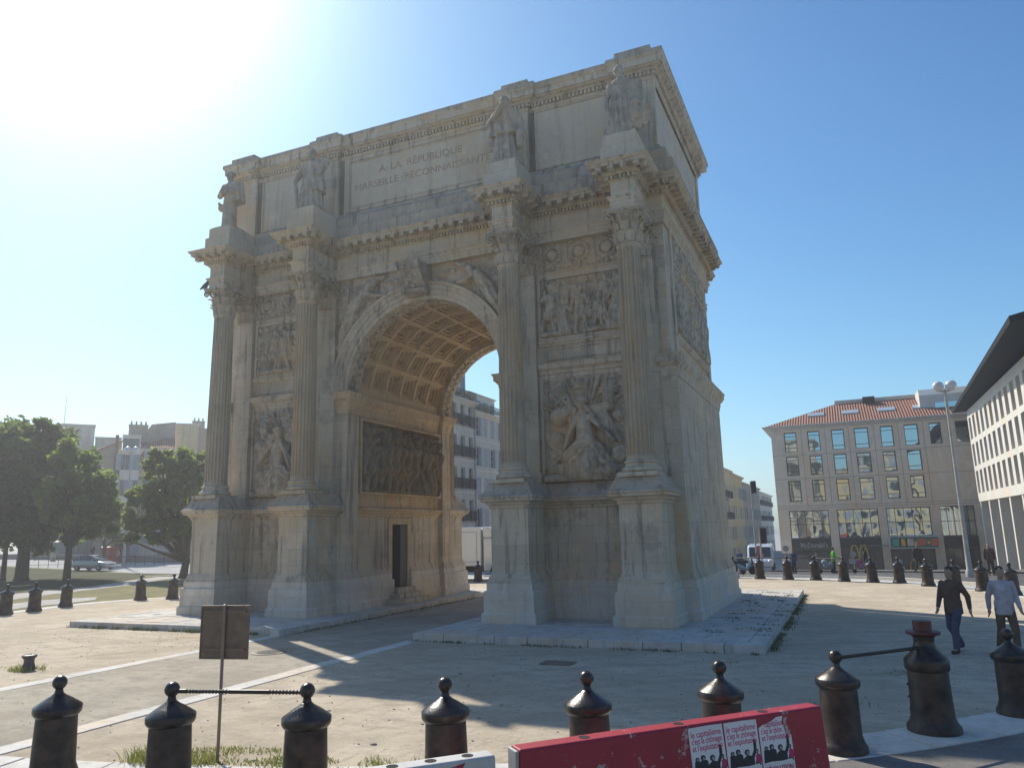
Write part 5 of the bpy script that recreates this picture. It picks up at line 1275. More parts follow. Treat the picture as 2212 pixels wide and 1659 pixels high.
for Q in ([(0,0,zb),(0,D,zb),(0,D,HW),(0,0,HW)],[(LW,0,zb),(LW,D,zb),(LW,D,HW),(LW,0,HW)],[(0,0,HW),(LW,0,HW),(LW,D,HW),(0,D,HW)],[(0,0,zb),(LW,0,zb),(LW,D,zb),(0,D,zb)]): m.add(Q,[(0,1,2,3)])
m.build('wall',MCONCW,r,fixn=False)
for h in holes:
    a,b,c,d,_=h
    if a>LW-6: pass
    m=MB(); m.box(a,a+.05,.38,.43,c,d); m.box(b-.05,b,.38,.43,c,d); m.box(a,b,.38,.43,(c+d)/2-.03,(c+d)/2+.03); wn=m.build('window',MFRAME,r)
    m=MB(); m.box(a,b,.43,.48,c,d); m.build('pane',MGLASS,wn)
m=MB(); 
m=MB(); m.box(0,LW,5,13,-.5,zb); m.build('recessed_ground_floor',mat('dark_glass_wall',(.05,.05,.05),.3),r)  # one even dark tone
k=0; x=.4
while x<LW:
    m=MB(); m.box(x-.25,x+.25,.05,.75,-.8,zb+.01); m.build('pillar',MCONCW,r,bevel=.02); x+=4.65
m=MB(); ro=[(-2.4,HW+1.2),(-2.4,HW+1.65),(6,HW+6.2),(6.2,HW+5.6)]
m.add([(-3.5,-.7,HW+.35),(-3.5,-.7,HW+.7),(-3.5,10,HW+1.2),(-3.5,10,HW+.9),(LW,-2.2,HW+.2),(LW,-2.2,HW+.6),(LW,10,HW+3.2),(LW,10,HW+2.8)],[(0,1,2,3),(4,7,6,5),(0,4,5,1),(1,5,6,2),(2,6,7,3),(3,7,4,0)]); m.build('roof',MBROOF,r)
m=MB(); m.box(0,LW,1.5,2.0,HW,HW+.5); m.build('roof_glazing',MGLASS,r)
for k in range(12): m=MB(); m.box(k*LW/12,k*LW/12+.12,.7,1.5,HW,HW+.5); m.build('roof_strut',MFRAME,r)
# --- street row behind, right of the arch
rowlab=['ochre narrow old town house just right of the arch','tall cream house second in the receding street right of the arch','grey-beige house with chimneys third in the receding street','pale house at the far end of the receding street']
XR=atd(1561,1100,84)[0]; 
ys_=[atd(1561,1100,84)[1]-6, 0,0,0,0]
us=[(1530,1583,1004,2),(1583,1607,1024,3),(1607,1642,1045,4),(1642,1668,1062,0)]
def yfrom(u,X): return atx(u,1100,X)[1]
XR=-3.2
for (ua,ub,vt,mi),lb in zip(us,rowlab):
    ya,yb=yfrom(ua,XR),yfrom(ub,XR); W=yb-ya; g0=gz(XR,60)-.6
    H=atx((ua+ub)/2,vt+6,XR)[2]-g0; hs=[]; nf=int(H/3.2); nw=max(2,int(W/2.6))
    for f in range(nf):
        for k in range(nw): x=W*(k+.5)/nw; z=f*3.2+1.0; hs.append((x-.5,x+.5,z,z+1.95,'w'))
    hs=[h for h in hs if h[3]<H-.4]
    if W>40: print('row W',W)
    b=building(lb,'house',(XR,ya,g0),R(90),W,10,H,hs,MPL[mi],muntin=(1,0),shut=MSHUTG if mi!=3 else MSHUT,bal=(lambda z:z>7 and z<11) if mi in(2,0) else None,group=None,name='house')
    cornice(b,W,10,H,MPL[mi],.4); 
    for k in range(2): chimney(b,W*(.2+.45*k),4,H,1.2,.6,1.3,4)
# --- houses seen through the arch (right-facing facades)
XC=atd(1027,1150,80)[0]
ylist=[(955,1027,(1025,872),1),(1027,1088,(1030,890),1)]
for (ua,ub,(uu,vv),mi),lb in zip(ylist,('tall grey plaster house with balconies seen through the left half of the arch opening','lower grey plaster house with shutters seen through the arch beside the column')):
    ya,yb=yfrom(ua,XC),yfrom(ub,XC); W=yb-ya; g0=gz(XC,yb)-.3; H=atx(uu,vv,XC)[2]-g0
    hs=[]; fl=3.25; nf=int(H/fl); nw=max(4,round(W/1.85)); 
    for f in range(nf):
        for k in range(nw): x=W*(k+.5)/nw; z=H-(nf-f)*fl+.7; hs.append((x-.5,x+.5,z,z+2.05,'w'))
    hs=[h for h in hs if h[3]<H-.3 and h[2]>.2]
    tall_=ub==1027
    b=building(lb,'house',(XC,ya,g0),R(90),W,11,H,hs,MPL[1],muntin=(1,2),shut=None if tall_ else MSHUT,bal=(lambda z:z>3.5) if tall_ else None,name='house')
    cornice(b,W,11,H,MPL[1],.45)
    m=MB()
    for z in [h[2]-.45 for h in hs[::nw]]: m.box(0,W,-.08,-.002,z-.08,z+.06)
    m.build('string_course',MPL[0],b)
    # setback top storey with terrace railing
    m=MB(); s2=.9 if tall_ else .8; h2=3.5 if tall_ else 2.2
    m.box(.3 if tall_ else 0,W-.2,s2,10,H,H+h2); m.box(.1,W,s2-.15,10.2,H+h2,H+h2+.12); at=m.build('top_storey',MPL[0],b)
    for k in range(nw): 
        x=W*(k+.5)/nw; m=MB(); m.box(x-.5,x+.5,s2-.03,s2+.02,H+.2,H+h2-.6); m.build('window',MGLASS,b)
    m=MB(); m.box(0,W,-.35,-.31,H+.95,H+1.0); x=0
    while x<W: m.box(x-.015,x+.015,-.35,-.32,H+.1,H+.95); x+=.14
    m.build('terrace_railing',MRAILB,b)
    chimney(b,W*.15,3,H+h2,1.4,.7,1.3,4)
    m=MB()
    for _ in range(260):
        x=random.random()*W; z=H+.25+random.random()*.35; y=-.2+random.gauss(0,.12); s=.09; a=random.random()*6; m.add([(x-s*math.cos(a),y-s*math.sin(a),z),(x+s*math.cos(a),y+s*math.sin(a),z+.03),(x+.02,y,z+s*1.6)],[(0,1,2)])
    tag(m.build('terrace_plants',MGREENP,b,fixn=False),kind='stuff')
    m=MB(); m.tube([(W-.05,-.12,0),(W-.05,-.12,H-.4)],.07,8); m.build('drainpipe',mat_frame,b)
    if tall_: m=MB(); m.tube([(W-.5,2,H+h2),(W-.5,2,H+h2+1.2),(W+.2,2,H+h2+1.25)],.02,6); m.build('antenna',MRAILB,b)
# --- left skyline
def leftb(u0,u1,vt,dist,mi,label,hh=None,D=12,win=True,rz=None,name='building',cols_=None,flw=3.1,dr=0,plainwall=False):
    a=atd(u0,vt,dist); b=atd(u1,vt,dist+dr); g0=gz(a[0],a[1])-.3; W=math.hypot(b[0]-a[0],b[1]-a[1]); ang=math.atan2(b[1]-a[1],b[0]-a[0]); H=(a[2]+b[2])/2-g0
    hs=[]
    if win:
        nf=int(H/flw); nw=cols_ or max(2,int(W/2.6))
        for f in range(nf):
            for k in range(nw): x=W*(k+.5)/nw; z=H-(nf-f)*flw+.75; hs.append((x-.5,x+.5,z,z+1.9,'w'))
        hs=[h for h in hs if h[3]<H-.3 and h[2]>.3]
    r=building(label,'building',(a[0],a[1],g0),ang,W,D,H,hs,MPL[mi],muntin=(1,0),shut=MSHUT if win else None,name=name)
    return r,W,H
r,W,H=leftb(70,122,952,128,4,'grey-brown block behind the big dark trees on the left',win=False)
r,W,H=leftb(122,206,919,126,1,'grey concrete tower block with a tall mast above the trees',win=False,D=10)
m=MB(); m.tube([(W*.18,2,H),(W*.19,2,H+4.6)],[.06,.03],6); m.build('mast',mat_frame,r)
m=MB(); m.box(-.1,W+.1,-.12,10.1,H,H+.2); m.build('parapet',MPL[1],r); m=MB(); m.box(W*.62,W*.92,-.9,0,H-5.3,H-4.2); m.build('balcony',MPL[4],r)
r,W,H=leftb(206,262,947,124,1,'lower flat-roofed concrete wing beside the tower block',win=False,D=10)
m=MB(); m.box(-.05,W+.1,-.1,10.1,H,H+.18); m.build('parapet',MPL[1],r)
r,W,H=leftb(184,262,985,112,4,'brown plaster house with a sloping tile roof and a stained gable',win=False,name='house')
m=MB(); m.add([(-.4,-.4,H),(W+.2,-.4,H+2.2),(W+.2,11,H+3.4),(-.4,11,H+1.4),(-.4,-.4,H-.2),(W+.2,-.4,H+2.0),(W+.2,11,H+3.1),(-.4,11,H+1.1)],[(0,1,2,3),(4,7,6,5),(0,4,5,1),(1,5,6,2),(2,6,7,3),(3,7,4,0)]); m.build('roof',MTILE,r,fixn=False)
m=MB(); m.add([(0,0,H-.3),(W,0,H-.3),(W,0,H+2.0),(0,0,H-.1)],[(0,1,2,3)]); m.build('gable',MPL[4],r,fixn=False)
m=MB(); m.box(W*.80,W*.90,-.35,0,H-5,H+2.8); m.build('flue',mat('rusty_flue',(.16,.09,.06),.8),r)
r,W,H=leftb(238,262,1048,104,2,'small low house with a red tiled lean-to roof behind the trees',name='house',cols_=2)
m=MB(); m.add([(-.4,-.5,H-.1),(W+.3,-.5,H+.5),(W+.3,4,H+2.4),(-.4,4,H+1.6)],[(0,1,2,3)]); m.build('roof',MTILE,r,fixn=False)
r,W,H=leftb(262,303,973,102,0,'tall white plaster town house with a narrow front and balcony door',name='house',cols_=2,D=11)
cornice(r,W,11,H,MPL[0],.3)
m=MB(); m.box(.1,W,1.4,9,H,H+1.9*1.0); m.box(0,W+.1,1.2,9.1,H+1.9,H+2.05); m.build('top_storey',MPL[0],r); 
for k in range(2): m=MB(); m.box(W*(.3+.4*k)-.5,W*(.3+.4*k)+.5,1.37,1.42,H+.1,H+1.6); m.build('window',MGLASS,r)
chimney(r,W*.3,4,H+2,2.2,.7,1.6,4,MPL[4]); chimney(r,W*.75,5,H+2,2.6,1.2,1.0,2,MPL[4])
r,W,H=leftb(303,378,968,104,0,'white plaster town house with grey shutters behind the right-hand tree',name='house',cols_=4,D=11)
m=MB(); m.add([(0,-.3,H),(W,-.3,H+.0),(W,4.5,H+1.9),(0,4.5,H+1.3)],[(0,1,2,3)]); m.build('roof',MTILE,r,fixn=False)
m=MB(); m.prism([(0,H),(W,H),(W,H+4.0),(W*.28,H+3.6),(W*.05,H+2.2),(0,H+2.0)],'y',4.5,5.2); m.build('party_wall',MPL[4],r)
m=MB(); m.box(W*.05,W*.98,-.9,-.05,H-3.1,H-2.95); m.box(W*.05,W*.98,-.9,-.86,H-2.9,H-1.9); m.build('balcony',MPL[0],r)
r,W,H=leftb(378,430,917,110,2,'plain pale blank-walled building close left of the arch column',win=False,D=10)
chimney(r,W*.72,2,H,1.6,.7,.7,3); m=MB(); m.box(-.05,W+.3,-.08,10,H,H+.15); m.build('parapet',MPL[0],r)
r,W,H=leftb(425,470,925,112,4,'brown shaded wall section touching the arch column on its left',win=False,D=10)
# --- sunlit street front behind the viewer (seen only in the glass)
for k,(x,w_,h_,mi) in enumerate(((-34,16,16,2),(-17.5,15,19,3),(-2,17,18,3),(15.5,14,21,2),(30,17,16,2),(47.5,16,18,3))):
    hs=[(w_*(i+.5)/5-.6,w_*(i+.5)/5+.6,f*3.4+1,f*3.4+3.1,'w') for i in range(5) for f in range(int(h_/3.4))]
    b=building(['cream','wide ochre','middle cream','tall white','second cream','far ochre'][k]+' street house standing behind the viewpoint','house',(x+w_,-72,-.3),PI,w_,10,h_,hs,MPL[mi],muntin=(1,0),shut=MSHUT,name='house'); cornice(b,w_,10,h_,MPL[0],.4)
# ---------------------------------------------------------------- trees
MBARK=mat('grey_brown_bark',(.085,.065,.045),.9,var=.35,vs=8,bs=.8,bsc=25)
ML1=leafmat("dark_leaves",(.04,.06,.018),(.12,.15,.045),.48); ML2=leafmat('bright_leaves',(.07,.10,.025),(.23,.26,.07),.62)
def tree(label,base,h,blobs,trunk_r,lm,n=9000,leaf=.16,fork=.35,group=None,lean=(0,0)):
    r=thing('tree',label,'tree',tuple(base),0,group); rnd=random.Random(int(h*100+n)); m=MB(); top=Vector((lean[0],lean[1],h*fork))
    m.tube([(0,0,-.2),(lean[0]*.1,lean[1]*.1,.25),(lean[0]*.5,lean[1]*.5,h*fork*.55),top],[trunk_r*1.45,trunk_r,trunk_r*.85,trunk_r*.75],12)
    for (bx,by,bz,br,bs_) in blobs:
        c=Vector((bx,by,bz)); mid=top.lerp(c,.5)+Vector((rnd.uniform(-.3,.3),rnd.uniform(-.3,.3),-.2)); m.tube([top-Vector((0,0,.3)),mid,c],[trunk_r*.55,trunk_r*.32,trunk_r*.12],8)
        for _ in range(4):
            d=Vector((rnd.gauss(0,1),rnd.gauss(0,1),rnd.gauss(0,.6))).normalized()*br*.85; m.tube([mid.lerp(c,.6),c+d*.5,c+d],[trunk_r*.2,trunk_r*.12,.02],6)
    m.build('trunk',MBARK,r,smooth=True)
    V=[];Fc=[]; tot=sum(b[3]**2 for b in blobs)
    for (bx,by,bz,br,bs_) in blobs:
        nn=int(n*br*br/tot); sub=[]
        for _ in range(max(5,int(br*9))):
            d=Vector((rnd.gauss(0,1),rnd.gauss(0,1),rnd.gauss(0,1))).normalized()*br*rnd.uniform(.35,1.28); sub.append(Vector((bx,by,bz))+Vector((d.x,d.y,d.z*bs_)))
        for _ in range(nn):
            s=rnd.choice(sub); q=rnd.random()**.6*br*.44; d=Vector((rnd.gauss(0,1),rnd.gauss(0,1),rnd.gauss(0,.7))).normalized()*q; c=s+d
            a=Vector((rnd.gauss(0,1),rnd.gauss(0,1),rnd.gauss(0,.5))).normalized(); b=a.cross(Vector((rnd.gauss(0,1),rnd.gauss(0,1),rnd.gauss(0,1)))).normalized(); L=leaf*rnd.uniform(.6,1.35)
            k=len(V); V+=[c-a*L, c+b*L*.55-a*L*.1, c+a*L, c-b*L*.55]; Fc.append((k,k+1,k+2,k+3))
    m=MB(); m.v=[tuple(p) for p in V]; m.f=Fc; m.build('crown',lm,r,fixn=False); return r
def rel(u,v,dist,base): p=atd(u,v,dist); return (p[0]-base[0],p[1]-base[1],p[2]-base[2])
def mk(label,ub,vb,dist,bl,h,tr,lm,n,leaf=.2,fork=.35,group='trees along the left road',dz=0,lean=(0,0)):
    b=atd(ub,vb,dist); b[2]=gz(b[0],b[1])
    blobs=[]; rnd=random.Random(ub)
    for (u,v,rp) in bl:
        q=rel(u,v,dist,b); br=rp/F*dist*1.04; off=rnd.uniform(-.5,.5)*br; d=ray(u,v); d=d/np.linalg.norm(d); blobs.append((q[0]+d[0]*off,q[1]+d[1]*off,q[2],br,.85))
    return tree(label,b,h,blobs,tr,lm,n,leaf,fork,group,lean)
mk('big dark bushy tree at the left photo edge with a thick forked trunk',48,1230,72,[(10,985,46),(55,955,40),(95,985,46),(30,1050,58),(85,1060,56),(130,1010,42),(140,1075,46),(20,1120,52),(75,1130,50),(120,1130,38),(-30,1000,60),(-40,1090,60),(92,930,26),(5,925,24),(172,1020,36),(175,1065,38),(150,1120,36),(200,1040,22),(120,960,30)],9,.5,ML1,34000,.25,.42)
mk('spreading yellow-green tree with one slim trunk before the pale car',145,1236,66,[(160,990,34),(190,1040,36),(215,1080,34),(180,1100,34),(150,1060,36),(235,1115,26),(195,1140,26),(130,1110,30),(225,1050,22)],7,.28,ML2,14000,.23,.40)
mk('round green tree just left of the arch with a single dark trunk',396,1240,63,[(345,985,22),(392,985,26),(420,1010,26),(375,1020,28),(320,1012,16),(345,1060,34),(300,1068,22),(400,1060,34),(370,1100,34),(320,1105,28),(405,1110,28),(290,1135,20),(340,1150,24),(385,1150,26),(278,1165,12),(425,1040,22),(300,1140,20)],7,.32,ML2,15500,.22,.22,lean=(.15,.1))
mk('thin leaning tree trunk left of the big forked tree, crown merging with it',8,1232,74,[(-10,1050,40),(-40,1100,44),(5,1120,30)],8,.2,ML1,6000,.19,.45)
mk('small distant tree behind the low houses on the left',225,1190,92,[(228,1125,22),(205,1140,18),(250,1150,18)],5,.2,ML1,4500,.2,.4)
mk('distant shrubby tree behind the road left of the round green tree',262,1190,95,[(272,1165,14),(255,1172,12)],4,.15,ML1,2500,.2,.4)
# ---------------------------------------------------------------- median walls and posts on the left
MLOW=stone('low_wall_concrete',(.20,.19,.175),(.26,.25,.235),False,grime=.4)
def lowwall(u0,v0,u1,v1,h,label,posts=True,th=.35):
    a=atd(u0,1200,v0); b=atd(u1,1200,v1); g=gz(a[0],a[1]); g2=gz(b[0],b[1]); A3=Vector((a[0],a[1],g)); B3=Vector((b[0],b[1],g)); L=(B3-A3).length
    r=thing('low_wall',label,'wall',A3,math.atan2(B3.y-A3.y,B3.x-A3.x),'low road walls on the left'); 
    def pr(za,zb,t_): 
        m=MB(); NN=24
        def gg(k): q=A3.lerp(B3,k/NN); return gz(q.x,q.y)-g
        for k in range(NN):
            x0_,x1_=L*k/NN,L*(k+1)/NN; ga,gb=gg(k),gg(k+1)
            m.add([(x0_,-t_,za+ga),(x1_,-t_,za+gb),(x1_,t_,za+gb),(x0_,t_,za+ga),(x0_,-t_,zb+ga),(x1_,-t_,zb+gb),(x1_,t_,zb+gb),(x0_,t_,zb+ga)],[(0,3,2,1),(4,5,6,7),(0,1,5,4),(2,3,7,6)]+([(3,0,4,7)] if k==0 else [])+([(1,2,6,5)] if k==NN-1 else []))
        b_=bmesh.new(); me_=m.mesh('t',MLOW,fixn=False); b_.from_mesh(me_); bmesh.ops.remove_doubles(b_,verts=b_.verts,dist=1e-4); b_.to_mesh(me_); b_.free(); return me_
    inst('wall',pr(-.2,h,th/2),r); inst('coping',pr(h,h+.09,th/2+.06),r)
    return r,L
w1,L1=lowwall(-30,112,560,84,.5,'dark low wall along the far side of the road behind the car')
w2,L2=lowwall(-30,121,560,97,.4,'second low wall farther back beyond the road')
MPOST=mat('stone_post',(.42,.38,.30),.9)
for k,(u,v,l) in enumerate(((115,101,'behind the dark trunks'),(424,90,'just right of the tree trunk near the arch') ,(346,93,'left of the round green tree trunk'),(253,97,'just right of the pale car bonnet'))):
    p=atd(u,1200,v); g=gz(p[0],p[1]); m=MB(); m.box(-.2,.2,-.2,.2,0,1.0); m.frus((-.2,.2,-.2,.2),(-.02,.02,-.02,.02),1.0,1.2); o=m.build('stone_post',MPOST,loc=(p[0],p[1],g),bevel=.02); tag(o,'short pale stone post beside the road '+l,'post','stone posts along the left road')
# ---------------------------------------------------------------- vehicles
MTYRE=mat('tyre_rubber',(.02,.02,.02),.8); MRIM=mat('alloy_rim',(.35,.35,.36),.35,.8); MCGLASS=mat('car_glass',(.03,.04,.045),.05,spec=.9)
def paint(name,c): 
    m,t,b=nodes(name); b.inputs['Base Color'].default_value=(*c,1); b.inputs['Roughness'].default_value=.25; b.inputs['Coat Weight'].default_value=.6; b.inputs['Metallic'].default_value=.2; return m
def wheel(r,x,y,R_,w_=.2):
    s=1 if y>0 else -1
    m=MB(); m.lathe([(R_*.6,-w_/2),(R_*.93,-w_/2),(R_,-w_/2+.03),(R_,w_/2-.03),(R_*.93,w_/2),(R_*.6,w_/2)],28,(0,0,0),'y'); wo=m.build('wheel',MTYRE,r,loc=(x,y,R_),smooth=30)
    m=MB(); m.lathe([(R_*.66,-.02),(R_*.66,.04),(R_*.5,.02),(R_*.15,.05),(.02,.06)],24,(0,0,0),'y')
    if s<0: m.v=[(a,-b,c) for a,b,c in m.v]
    m.v=[(a,b+s*(w_/2-.03),c) for a,b,c in m.v]
    for k in range(5):
        a=2*PI*k/5; m.box(-.03,.03,*sorted((s*(w_/2+.0),s*(w_/2+.03))),.0,R_*.6); n=8; 
        m.v[-8:]=[(p[0]*math.cos(a)-p[2]*math.sin(a),p[1],p[0]*math.sin(a)+p[2]*math.cos(a)) for p in m.v[-8:]]
    m.build('rim',MRIM,wo,smooth=30)
def carbody(st,W):
    """st: list of (x, z_low, z_belt, z_top, half_w_low, half_w_belt, half_w_top)"""
    m=MB(); vs=[];fs=[]; n=12
    for (x,zl,zb,zt,wl,wb,wt) in st:
        P=[(-wl*.9,zl),(-wl,zl+.1),(-wb,zl+(zb-zl)*.55),(-wb*.97,zb),(-wt,zt-.04 if zt>zb+.05 else zt),(-wt*.8,zt)]
        P=P+[(-a,b) for a,b in reversed(P)]
        vs+=[(x,a,b) for a,b in P]
    for i in range(len(st)-1):
        for k in range(n): k2=(k+1)%n; fs.append((i*n+k,i*n+k2,(i+1)*n+k2,(i+1)*n+k))
    fs.append(tuple(range(n))); fs.append(tuple((len(st)-1)*n+k for k in range(n-1,-1,-1))); m.add(vs,fs); return m
def car(label,loc,rz,c,s=1.0,name='parked_car',group=None):
    r=thing(name,label,'car',loc,rz,group); P=paint('car_paint',c)
    st=[(-2.12,.38,.72,.74,.70,.78,.66),(-2.05,.24,.85,.9,.80,.84,.70),(-1.75,.22,.92,.98,.84,.87,.74),(-1.2,.22,.93,1.0,.85,.88,.76),(.55,.22,.90,.96,.85,.88,.78),(1.0,.22,.87,.93,.85,.88,.76),(1.6,.22,.78,.82,.83,.86,.7),(1.98,.26,.66,.70,.76,.8,.62),(2.12,.34,.55,.58,.62,.66,.5)]
    m=carbody(st,1); o=m.build('body',P,r,smooth=40); sd=o.modifiers.new('s','SUBSURF'); sd.levels=1; sd.render_levels=1
    cb=[(-2.0,.9,.92,.94,.74,.72,.62),(-1.75,.9,.95,1.28,.74,.73,.56),(-1.2,.9,.97,1.43,.75,.75,.56),(-.3,.9,.97,1.46,.76,.76,.57),(.25,.9,.96,1.38,.76,.76,.56),(.75,.88,.93,1.14,.75,.75,.6),(1.1,.86,.88,.9,.72,.7,.6)]
    m=carbody(cb,1); m.build('windows',MCGLASS,r,smooth=40)
    m=MB()
    for sg in(-1,1):
        for pts in ([(-1.72,sg*.60,1.27),(-1.98,sg*.73,.93)],[(.28,sg*.575,1.38),(1.05,sg*.72,.90)],[(-1.72,sg*.59,1.28),(-1.2,sg*.585,1.43),(-.3,sg*.59,1.46),(.25,sg*.58,1.385)]): m.tube(pts,.03,6)
        for x in(-.45,-1.25): m.tube([(x,sg*.60,1.45),(x+.05,sg*.77,.95)],.028,6)
    m.add([(-1.7,-.5,1.31),(-1.7,.5,1.31),(-1.2,.5,1.462),(-1.2,-.5,1.462),(-.3,.5,1.49),(-.3,-.5,1.49),(.2,.5,1.42),(.2,-.5,1.42)],[(0,1,2,3),(3,2,4,5),(5,4,6,7)]); m.build('roof',P,r,smooth=40)
    for x in(-1.32,1.32):
        for y in(-.76,.76): wheel(r,x,y,.32)
        m=MB(); 
    for y in(-.58,.58):
        m=MB(); m.ball((2.0,y,.62),.13,12,(.8,1.1,.6)); m.build('headlight',mat('lamp_lens',(.6,.62,.65),.1),r,smooth=True)
        m=MB(); m.ball((-2.05,y*1.15,.80),.12,12,(.5,1.0,.9)); m.build('tail_lamp',mat('red_lens',(.35,.02,.02),.2),r,smooth=True)
        m=MB(); m.ball((.62,y*1.62,.98),.09,10,(.6,1,.7)); m.build('mirror',P,r,smooth=True)
    m=MB(); m.box(2.06,2.14,-.22,-.03,.5,.6); m.box(2.06,2.14,.03,.22,.5,.6); m.build('grille',MFRAME,r)
    m=MB(); m.box(2.13,2.15,-.26,.26,.36,.46); m.build('number_plate',MPAP,r)
    return r
def onroad(u,v,dist): p=atd(u,v,dist); return (p[0],p[1],gz(p[0],p[1])+.02)
L_=onroad(204,1215,84); c_=car('pale silver hatchback driving right behind the slim tree trunk on the left',L_,R(36-28),(.42,.43,.42),name='car')
c_.scale=(.95,.95,.98)
L_=onroad(333,1178,108); car('small dark car behind the round green tree across the left road',L_,R(30),(.10,.14,.15),name='car')
# truck seen through the arch
tp=onroad(1040,1250,47.5)
def truck(loc,rz):
    r=thing('truck','white box truck with a white cab seen through the arch passage','truck',loc,rz); Wt=paint('truck_white',(.72,.72,.70))
    m=MB(); m.box(-6.5,-.1,-1.2,1.2,.95,3.55); m.build('cargo_box',Wt,r,bevel=.05)
    m=MB()
    for y in(-1.205,1.205): m.box(-6.3,-.35,y-.012,y+.012,1.2,1.24); m.box(-6.3,-.35,y-.012,y+.012,3.2,3.24); m.box(-.39,-.35,y-.012,y+.012,1.24,3.2); m.box(-6.3,-6.26,y-.012,y+.012,1.24,3.2)
    m.build('box_trim',mat('grey_trim',(.35,.37,.42),.5),r)
    m=MB(); m.box(-6.6,1.9,-.45,.45,.55,.9); m.box(-4.2,-1.3,-1.15,-1.1,.45,.85); m.box(-4.2,-1.3,1.1,1.15,.45,.85); m.build('chassis',MFRAME,r)
    m=MB(); m.prism([(.05,.6),(2.0,.6),(2.08,1.3),(1.95,2.0),(1.55,2.72),(.05,2.8)],'y',-1.12,1.12); m.build('cab',Wt,r,bevel=.08)
    m=MB(); m.prism([(.0,2.83),(1.1,2.83),(.5,3.5),(.0,3.58)],'y',-1.05,1.05); m.build('roof_deflector',Wt,r,bevel=.08)
    for y in(-1.13,1.13):
        m=MB(); m.prism([(.75,1.62),(1.78,1.55),(1.75,2.0),(1.5,2.5),(.75,2.55)],'y',y-.012,y+.012); m.build('side_window',mat('reddish_dark_glass',(.09,.03,.03),.1),r)
        m=MB(); m.box(2.0,2.05,y*.75-.15,y*.75+.15,.8,1.0); m.build('headlight',mat('lamp_lens',(.6,.62,.65),.1),r)
    m=MB(); m.box(1.95,2.06,-.95,.95,1.55,2.0); m.prism([(1.99,1.5),(2.03,1.55),(1.72,2.5),(1.68,2.5)],'y',-1.0,1.0); m.build('windscreen',MCGLASS,r)
    for x in(1.1,-4.6):
        for y in(-1.0,1.0):
            wheel(r,x,y,.48,.3); m=MB(); m.prism([(x-.62,.55),(x+.62,.55),(x+.5,.95),(x+.25,1.1),(x-.25,1.1),(x-.5,.95)],'y',y*1.13-.015,y*1.13+.015); m.build('wheel_arch',MFRAME,r)
    return r
tr_=truck((tp[0]+.42,tp[1],tp[2]),R(10)); tr_.scale=(.92,.92,.88)
# van and motorbikes right of the arch
def van(loc,rz,label):
    r=thing('van',label,'van',loc,rz); Wt=paint('van_white',(.70,.71,.72))
    m=MB(); m.prism([(-2.6,.45),(2.5,.45),(2.55,.95),(2.1,1.2),(1.5,1.95),(1.1,2.15),(-2.5,2.2),(-2.6,2.0)],'y',-.95,.95); m.build('body',Wt,r,bevel=.12)
    m=MB(); m.prism([(1.53,1.96),(2.12,1.24),(2.16,1.26),(1.57,2.0)],'y',-.8,.8); m.build('windscreen',MCGLASS,r)
    for y in(-.96,.96):
        m=MB(); m.prism([(.9,1.25),(1.85,1.25),(1.4,1.85),(.9,1.85)],'y',y-.012,y+.012); m.box(-2.3,.6,y-.012,y+.012,1.35,1.85); m.build('side_window',MCGLASS,r)
        for x in(-1.7,1.6): wheel(r,x,y*.93,.33)
    for y in(-.75,.75): m=MB(); m.ball((2.48,y,.9),.14,10,(.5,1,.8)); m.build('headlight',mat('lamp_lens',(.6,.62,.65),.1),r,smooth=True)
    return r
van(onroad(1646,1225,66),R(-86),'white van parked at the roadside just right of the arch')
def moto(loc,rz,label,c):
    r=thing('motor_scooter',label,'scooter',loc,rz,'parked scooters right of the arch')
    for x in(-.6,.6):
        m=MB(); m.lathe([(.16,-.05),(.24,-.05),(.26,0),(.24,.05),(.16,.05)],20,(0,0,0),'y'); m.build('wheel',MTYRE,r,loc=(x,0,.26),smooth=30)
    m=MB(); m.tube([(-.75,0,.6),(-.4,0,.66),(0,0,.42),(.25,0,.36),(.38,0,.65)],[.12,.17,.14,.12,.14],10); m.tube([(.6,0,.26),(.45,0,.75),(.36,0,1.0)],[.04,.07,.06],8); m.build('body',paint('scooter_paint',c),r,smooth=True)
    m=MB(); m.tube([(-.65,0,.78),(-.3,0,.8),(.0,0,.76)],[.1,.13,.08],10); m.build('seat',MTYRE,r,smooth=True)
    m=MB(); m.tube([(.32,-.33,1.02),(.36,0,1.0),(.32,.33,1.02)],.02,6); m.build('handlebar',MFRAME,r); return r
moto(onroad(1606,1237,52),R(20),'pale blue scooter beside the arch base, left of the van',(.25,.35,.42)); moto(onroad(1618,1237,54),R(60),'dark scooter close to the front of the van',(.03,.04,.06))
